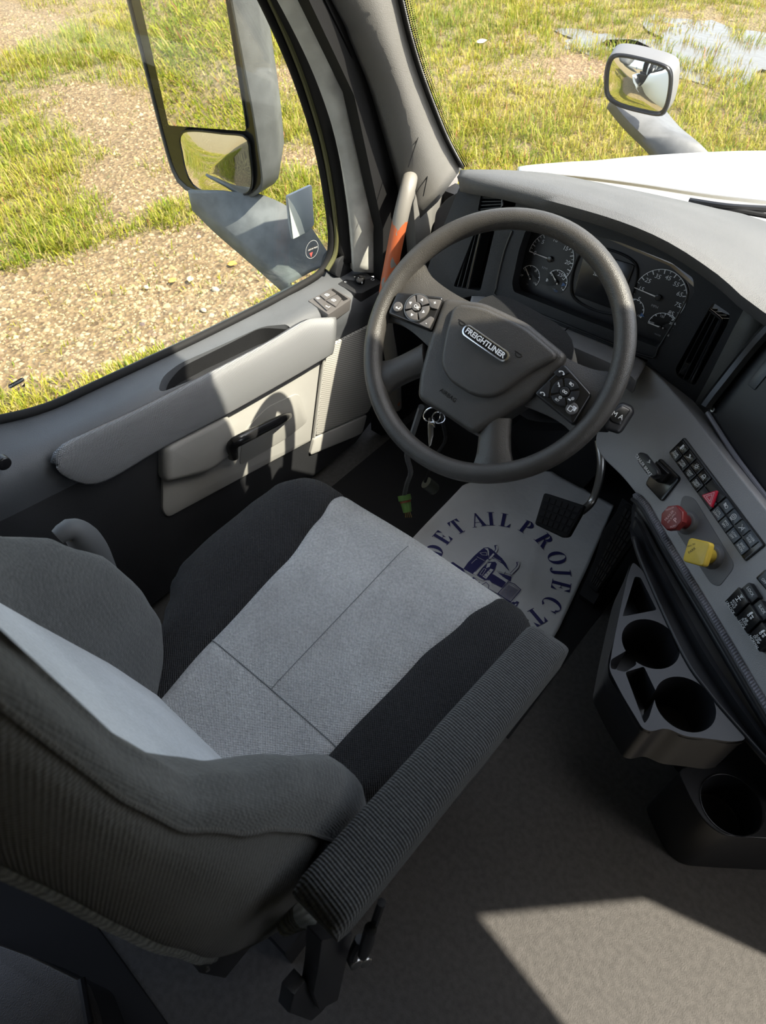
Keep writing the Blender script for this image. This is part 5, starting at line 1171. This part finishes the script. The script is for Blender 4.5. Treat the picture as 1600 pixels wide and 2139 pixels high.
# ================================================================== PRINTED PAPER FLOOR SHEET
def mz(x, y): return .0065+.0022*math.sin(x*23+y*9)*math.sin(y*17-x*6)+.0022*math.exp(-((x-.02-.25*(y-1.0))/.012)**2)+.002*math.exp(-((x-.10+.4*(y-1.1))/.012)**2)
lxt = [(.68, -.13), (.88, -.156), (1.135, -.166), (1.22, -.12), (1.30, -.06), (1.34, .0)]; rxt = [(.68, .30), (.90, .281), (1.10, .246), (1.352, .196)]
PAPER = mat('white_paper', (.62, .62, .63), .75, .25, 60, var=.03, vscale=14, dist=.004)
FS = thing('paper_floor_mat', 'white paper floor sheet printed with a blue truck and curved lettering', 'floor mat', (.06, 1.0, 0))
rows_ = []
for j in range(61):
    y = .68+.66*j/60; a, b = lerp(lxt, y), lerp(rxt, y); rows_.append([V((a+(b-a)*i/44, y, mz(a+(b-a)*i/44, y)+.0)) for i in range(45)])
loft('sheet', rows_, PAPER, FS, smooth=80, thick=.0008)
NAVY = mat('navy_print', (.022, .022, .115), .6)
def rc_(a, b, c, d): return [(a, b), (c, b), (c, d), (a, d)]
def ell(cx, cy, rx, ry, ix, iy, a0, a1, k=14, icx=None):
    out = []; icx = cx if icx is None else icx
    for i in range(k):
        p, q = R(a0+(a1-a0)*i/k), R(a0+(a1-a0)*(i+1)/k)
        out.append([(cx+rx*math.cos(p), cy+ry*math.sin(p)), (cx+rx*math.cos(q), cy+ry*math.sin(q)), (icx+ix*math.cos(q), cy+iy*math.sin(q)), (icx+ix*math.cos(p), cy+iy*math.sin(p))])
    return out
ST_ = [rc_(.12, 0, .32, 1), rc_(.02, 0, .43, .035), rc_(.02, .965, .43, 1)]
GL = {'I': (ST_, .46), 'L': (ST_+[rc_(.3, 0, .62, .035), [(.64, 0), (.66, .32), (.45, .03)]], .68),
      'E': (ST_+[rc_(.3, 0, .62, .035), rc_(.3, .965, .62, 1), rc_(.3, .485, .50, .515), [(.62, 1), (.62, .70), (.44, .97)], [(.64, 0), (.66, .32), (.45, .03)], [(.50, .36), (.50, .64), (.44, .5)]], .70),
      'T': ([rc_(.28, 0, .48, 1), rc_(.04, .965, .72, 1), rc_(.17, 0, .59, .035), [(.04, 1), (.04, .68), (.22, .97)], [(.72, 1), (.54, .97), (.72, .68)]], .76),
      'A': ([[(.08, 0), (.13, 0), (.44, 1), (.39, 1)], [(.36, 1), (.46, 1), (.82, 0), (.59, 0)], rc_(.18, .30, .62, .335), rc_(0, 0, .25, .035), rc_(.50, 0, .90, .035)], .90),
      'D': (ST_+ell(.28, .5, .46, .5, .24, .465, -90, 90), .78), 'P': (ST_+ell(.28, .735, .38, .265, .17, .23, -90, 90), .70),
      'R': (ST_+ell(.28, .745, .38, .255, .17, .22, -90, 90)+[[(.36, .51), (.54, .51), (.84, 0), (.60, 0)], rc_(.72, 0, .92, .035)], .88),
      'O': (ell(.42, .5, .42, .52, .21, .485, 0, 360, 28), .84),
      'J': ([rc_(.24, .14, .44, 1), rc_(.12, .965, .56, 1)]+ell(.20, .14, .24, .24, .04, .20, -150, 0), .58),
      'C': (ell(.44, .5, .43, .52, .22, .485, 42, 318, 22)+[[(.80, .98), (.80, .64), (.70, .86)]], .84)}
CCX, CCY, CR = .0681, .9514, .1650
def arc_word(word, angs, h):
    for ch, a in zip(word, angs):
        polys, w = GL[ch]; a = R(a); up_d = V((math.cos(a), math.sin(a), 0)); rt_d = V((math.sin(a), -math.cos(a), 0)); o = V((CCX, CCY, 0))+up_d*CR
        mb = MB()
        for pl_ in polys:
            pts = [o+rt_d*((x-w/2)*h)+up_d*((y-.5)*h) for x, y in pl_]; mb.poly([V((p.x, p.y, mz(p.x, p.y)+.0016)) for p in pts])
        mb.build('letter', NAVY, FS)
arc_word('DETAIL', [-160.5, -177.5, -199+2, -219, -231.5, -245], .047)
arc_word('PROJECT', [94.3, 72.8, 52.3, 36.5, 21.1, -1.5, -20.5], .047)
def kz(X, Y, h=.0017):
    p = at(920+.11875*X, 1130+.11875*Y, z=.005); return V((p.x, p.y, mz(p.x, p.y)+h))
tn, tl, to = MB(), MB(), MB()                      # navy areas, pale areas on them, navy lines on top
def strk(mb, pts, w, h, closed=False):
    P = [kz(*p, h=h) for p in pts]; P = P+[P[0]] if closed else P
    for a, b in zip(P, P[1:]):
        d = (b-a).normalized(); e = V((-d.y, d.x, 0))*w/2; mb.poly([a-e-d*w*.3, a+e-d*w*.3, b+e+d*w*.3, b-e+d*w*.3])
for pl_ in ([(400, 510), (480, 400), (600, 270), (700, 180), (760, 135), (830, 130), (870, 160), (860, 260), (820, 350), (700, 480), (570, 600)],
            [(830, 130), (900, 165), (960, 215), (1080, 320), (1150, 410), (1190, 500), (1210, 550), (1090, 420), (960, 330), (860, 310)],
            [(640, 620), (740, 480), (850, 380), (960, 380), (990, 420), (940, 540), (900, 600), (820, 700), (760, 700)],
            [(820, 690), (900, 590), (1000, 620), (1150, 740), (1080, 830), (960, 770), (900, 740)], [(1000, 560), (1250, 640), (1230, 720), (1180, 700)],
            [(160, 405), (220, 385), (300, 450), (400, 510), (430, 560), (380, 560), (260, 480)], [(1240, 1090), (1330, 1060), (1380, 1085), (1330, 1160)], [(540, 670), (580, 650), (690, 740), (660, 760)]):
    tn.poly([kz(*p) for p in pl_])
for pl_ in ([(820, 335), (850, 350), (620, 615), (570, 590)], [(770, 150), (830, 150), (850, 200), (850, 280), (830, 260), (820, 190)], [(990, 430), (1040, 440), (1200, 560), (1270, 620), (1190, 590), (1010, 545), (960, 530)], [(820, 410), (890, 400), (860, 470), (800, 490)],
            [(880, 500), (930, 520), (800, 680), (735, 640)], [(940, 570), (1190, 700), (1160, 740), (930, 600)], [(960, 770), (1040, 840), (1030, 870), (960, 850), (920, 800)], [(700, 770), (790, 710), (860, 700), (900, 750), (890, 830), (1020, 900), (990, 930), (840, 850), (740, 800)], [(1290, 1050), (1330, 1050), (1330, 1080), (1290, 1085)], [(1305, 1120), (1340, 1110), (1330, 1140), (1305, 1145)], [(590, 680), (680, 730), (660, 745), (580, 700)], [(400, 515), (560, 600), (770, 700), (750, 720), (540, 620), (410, 540)]):
    tl.poly([kz(*p, h=.0021) for p in pl_])
for pts, w in (([(850, 330), (960, 215), (985, 170), (970, 110)], .0075), ([(1235, 600), (1345, 490), (1365, 440), (1355, 400)], .0075)):
    strk(tn, pts, w, .0019)
for pts, w in (([(860, 325), (965, 210), (990, 170), (985, 115)], .0045), ([(1240, 595), (1350, 485), (1372, 440), (1365, 402)], .0045)):
    strk(tl, pts, w, .0023)
for pts in ([(545, 410), (590, 435), (655, 350), (625, 335)], [(690, 230), (800, 220), (815, 270), (730, 265)], [(690, 600), (760, 500), (800, 510), (730, 620)]): strk(tl, pts, .0012, .0023, True)
for pts in ([(640, 300), (770, 360)], [(890, 285), (1060, 380)], [(880, 310), (1040, 410)], [(960, 215), (1080, 320), (1150, 410), (1190, 500)]): strk(tl, pts, .0012, .0023)
for pts in ([(780, 560), (830, 600)], [(820, 520), (870, 560)], [(745, 610), (795, 650)], [(610, 560), (790, 380)], [(1140, 560), (1090, 640)], [(830, 890), (860, 860), (1000, 935), (1240, 1080)], [(720, 790), (800, 740), (850, 790), (830, 870)], [(1330, 1160), (1275, 1235)], [(1340, 1160), (1360, 1090)]): strk(to, pts, .0014, .0026)
strk(to, [(1190, 730), (1300, 770), (1410, 870), (1380, 910), (1225, 1085), (1010, 930)], .0020, .0026, True)
strk(to, [(1190, 760), (1280, 790), (1385, 875), (1220, 1055), (1040, 930)], .0010, .0026, True)
for i in range(12):
    t = (i+.5)/12; a, b, c, d = kz(1195, 775, .0026), kz(1370, 875, .0026), kz(1050, 930, .0026), kz(1215, 1045, .0026); p, q = a.lerp(b, t), c.lerp(d, t); w = (b-a).normalized()*.0006
    to.poly([p-w, p+w, q+w, q-w])
for o_ in (tn.build('truck_print', NAVY, FS), tl.build('truck_highlights', PAPER, FS), to.build('truck_outline', NAVY, FS)): o_['kind'] = 'stuff'

# ================================================================== OUTSIDE PARTS OF THE TRUCK
# ---- door mirror
MN = V((.05, -.97, -.22)).normalized(); MP0 = at(430, 280, x=-.92)
def mq(u, v, h=0.0): return on(u, v, MP0+MN*h, MN)
SM = thing('side_mirror', 'tall black door mirror with flat and convex glass outside the window', 'mirror', at(640, 540, x=-.67))
out = [mq(u, v) for u, v in [(240, -110), (257, -30), (282, 70), (338, 290), (362, 366), (388, 398), (440, 412), (505, 416), (540, 404), (549, 380), (545, 340), (532, 250), (508, 120), (480, -30), (466, -110)]]
out = crv(out, 60, True); ctr = sum(out, V())/60
bk1 = [p-MN*.055+(p-ctr)*.03 for p in out]; bk2 = [ctr-MN*.11+(p-ctr)*.86 for p in out]; bk3 = [ctr-MN*.135+(p-ctr)*.55 for p in out]
loft('housing', [[ctr+(p-ctr)*.94-MN*.012 for p in out], [ctr+(p-ctr)*.97 for p in out], out, bk1, bk2, bk3, [ctr-MN*.14+(p-ctr)*.02 for p in out]], MIRH, SM, closed=True, smooth=60)
prism('bezel', [ctr+(p-ctr)*.965-MN*.004 for p in out], -MN*.01, GLOSS, SM)
prism('flat_glass', rnd_poly([mq(u, v, .002) for u, v in [(270, -100), (352, 262), (514, 274), (512, 255), (455, -100)]], .008), -MN*.004, MIRR, SM)
def convex(name, outline, P_, N_, bulge, par, m=MIRR):
    c = sum(outline, V())/len(outline); rings = []
    for k in range(9):
        t = 1-k/8; rings.append([c+(p-c)*max(t, .01)+N_*(bulge*(1-t*t)) for p in outline])
    return loft(name, rings, m, par, closed=True, smooth=89)
convex('convex_glass', crv([mq(u, v, .003) for u, v in [(382, 276), (381, 325), (394, 372), (416, 396), (460, 405), (505, 407), (522, 398), (527, 370), (522, 320), (514, 287), (470, 279)]], 48, True), None, MN, .022, SM)
tube('glass_rim', crv([mq(u, v, .003) for u, v in [(382, 276), (381, 325), (394, 372), (416, 396), (460, 405), (505, 407), (522, 398), (527, 370), (522, 320), (514, 287), (470, 279)]], 48, True), .003, GLOSS, SM, n=60, sides=6, closed=True)
la_ = crv([at(392, 398, x=-1.00), at(440, 446, x=-.93), at(520, 515, x=-.80), at(606, 592, x=-.68)], 20)
lb_ = crv([at(540, 404, x=-.82), at(590, 425, x=-.76), at(640, 462, x=-.70), at(696, 545, x=-.655)], 20)
ARM = mat('mirror_arm_grey', (.17, .18, .19), .45, .3, 500, var=.15, vscale=30)
loft('arm', [[p+V((0, 0, -.05)) for p in la_], la_, [p.lerp(q, .5)+V((.008, -.008, .008)) for p, q in zip(la_, lb_)], lb_, [p+V((0, .02, -.05)) for p in lb_]], ARM, SM, smooth=70, thick=.01)
prism('corner_plate', rnd_poly([at(u, v, x=-.66) for u, v in [(600, 410), (652, 386), (657, 470), (640, 488), (612, 502), (606, 470)]], .006), (-.006, 0, 0), mat('pale_grey_plate', (.33, .36, .40), .5), SM, .002)
prism('corner_mark', [at(u, v, x=-.657) for u, v in [(602, 413), (614, 430), (628, 458), (637, 487), (613, 499)]], (-.002, 0, 0), WHITE, SM)
# ---- hood
HD = thing('hood', 'glossy white truck hood beyond the windshield', 'hood', (.4, 2.0, .2))
S_ = crv([at(u, v, z=zz_) for u, v, zz_ in [(1080, 362, .578), (1110, 357, .58), (1200, 345, .58), (1330, 331, .575), (1480, 322, .565), (1600, 319, .55), (1750, 322, .53)]], 34)
Cw = crv([at(u, v, z=zz_) for u, v, zz_ in [(1084, 363, .60), (1120, 362, .615), (1220, 370, .625), (1330, 384, .63), (1480, 407, .635), (1600, 421, .64), (1750, 440, .64)]], 34)
loft('hood_skin', [[p+V((-.03, .04, -.55)) for p in S_], [p+V((-.022, .03, -.22)) for p in S_], [p+V((-.012, .015, -.05)) for p in S_], S_, [p.lerp(q, .35)+V((0, 0, .012)) for p, q in zip(S_, Cw)], [p.lerp(q, .7)+V((0, 0, .008)) for p, q in zip(S_, Cw)], Cw], WHITE, HD, smooth=70, thick=.006)
CW = thing('cowl', 'grey cowl panel between the hood and the windshield base', 'cowl', (.2, 1.55, .4))
c2 = crv([at(u, v, z=.63) for u, v in [(1088, 370), (1130, 370), (1220, 384), (1330, 405), (1480, 440), (1600, 478), (1750, 520)]], 34)
loft('cowl_panel', [[p+V((0, 0, -.012)) for p in Cw], [p.lerp(q, .5)+V((0, 0, -.02)) for p, q in zip(Cw, c2)], c2, [p+V((.0, -.06, -.03)) for p in c2]], mat('cowl_grey', (.26, .26, .27), .6, .2, 300), CW, smooth=60, thick=.006)
WI = thing('wiper', 'black wiper arm lying at the right of the windshield base', 'wiper', at(1560, 440, z=.66))
tube('arm', [at(1440, 420, z=.665), at(1520, 432, z=.675), at(1620, 438, z=.68), at(1740, 446, z=.68)], .008, GLOSS, WI, n=20, sides=8)
tube('blade', [at(1485, 432, z=.668), at(1560, 444, z=.672), at(1640, 458, z=.672), at(1740, 474, z=.67)], .006, RUB, WI, n=20, sides=8)
# ---- hood mirror
HN = V((.12, -.96, -.22)).normalized(); HP = at(1335, 180, t=2.3)
def hq(u, v, h=0.0): return on(u, v, HP+HN*h, HN)
HM = thing('hood_mirror', 'grey hood mirror on a slanted arm in front of the grass', 'mirror', at(1440, 322, t=2.4))
ho = crv([hq(u, v) for u, v in [(1261, 178), (1264, 140), (1275, 116), (1298, 111), (1345, 120), (1390, 134), (1405, 150), (1404, 190), (1394, 230), (1378, 243), (1335, 236), (1288, 222), (1266, 204)]], 60, True); hc_ = sum(ho, V())/60
loft('housing', [[hc_+(p-hc_)*.90-HN*.012 for p in ho], [hc_+(p-hc_)*.96 for p in ho], ho, [p-HN*.05+(p-hc_)*.02+V((0, 0, .004)) for p in ho], [hc_-HN*.09+(p-hc_)*.80 for p in ho], [hc_-HN*.11+(p-hc_)*.02 for p in ho]], mat('hood_mirror_plastic', (.14, .14, .145), .5, .2, 300), HM, closed=True, smooth=60)
convex('glass', [hc_+(p-hc_)*.91-HN*.002 for p in ho], None, HN, .022, HM)
tube('glass_rim', [hc_+(p-hc_)*.925 for p in ho], .006, GLOSS, HM, n=60, sides=8, closed=True)
a1 = crv([at(1276, 208, t=2.46), at(1310, 250, t=2.45), at(1360, 300, t=2.44), at(1400, 345, t=2.43)], 14); a2 = crv([at(1392, 232, t=2.50), at(1420, 265, t=2.48), at(1462, 300, t=2.40), at(1500, 340, t=2.42)], 14)
loft('arm', [[p+FW*.05 for p in a1], a1, [p.lerp(q, .5)-FW*.02 for p, q in zip(a1, a2)], a2, [p+FW*.05 for p in a2]], MIRH, HM, smooth=70, thick=.006)
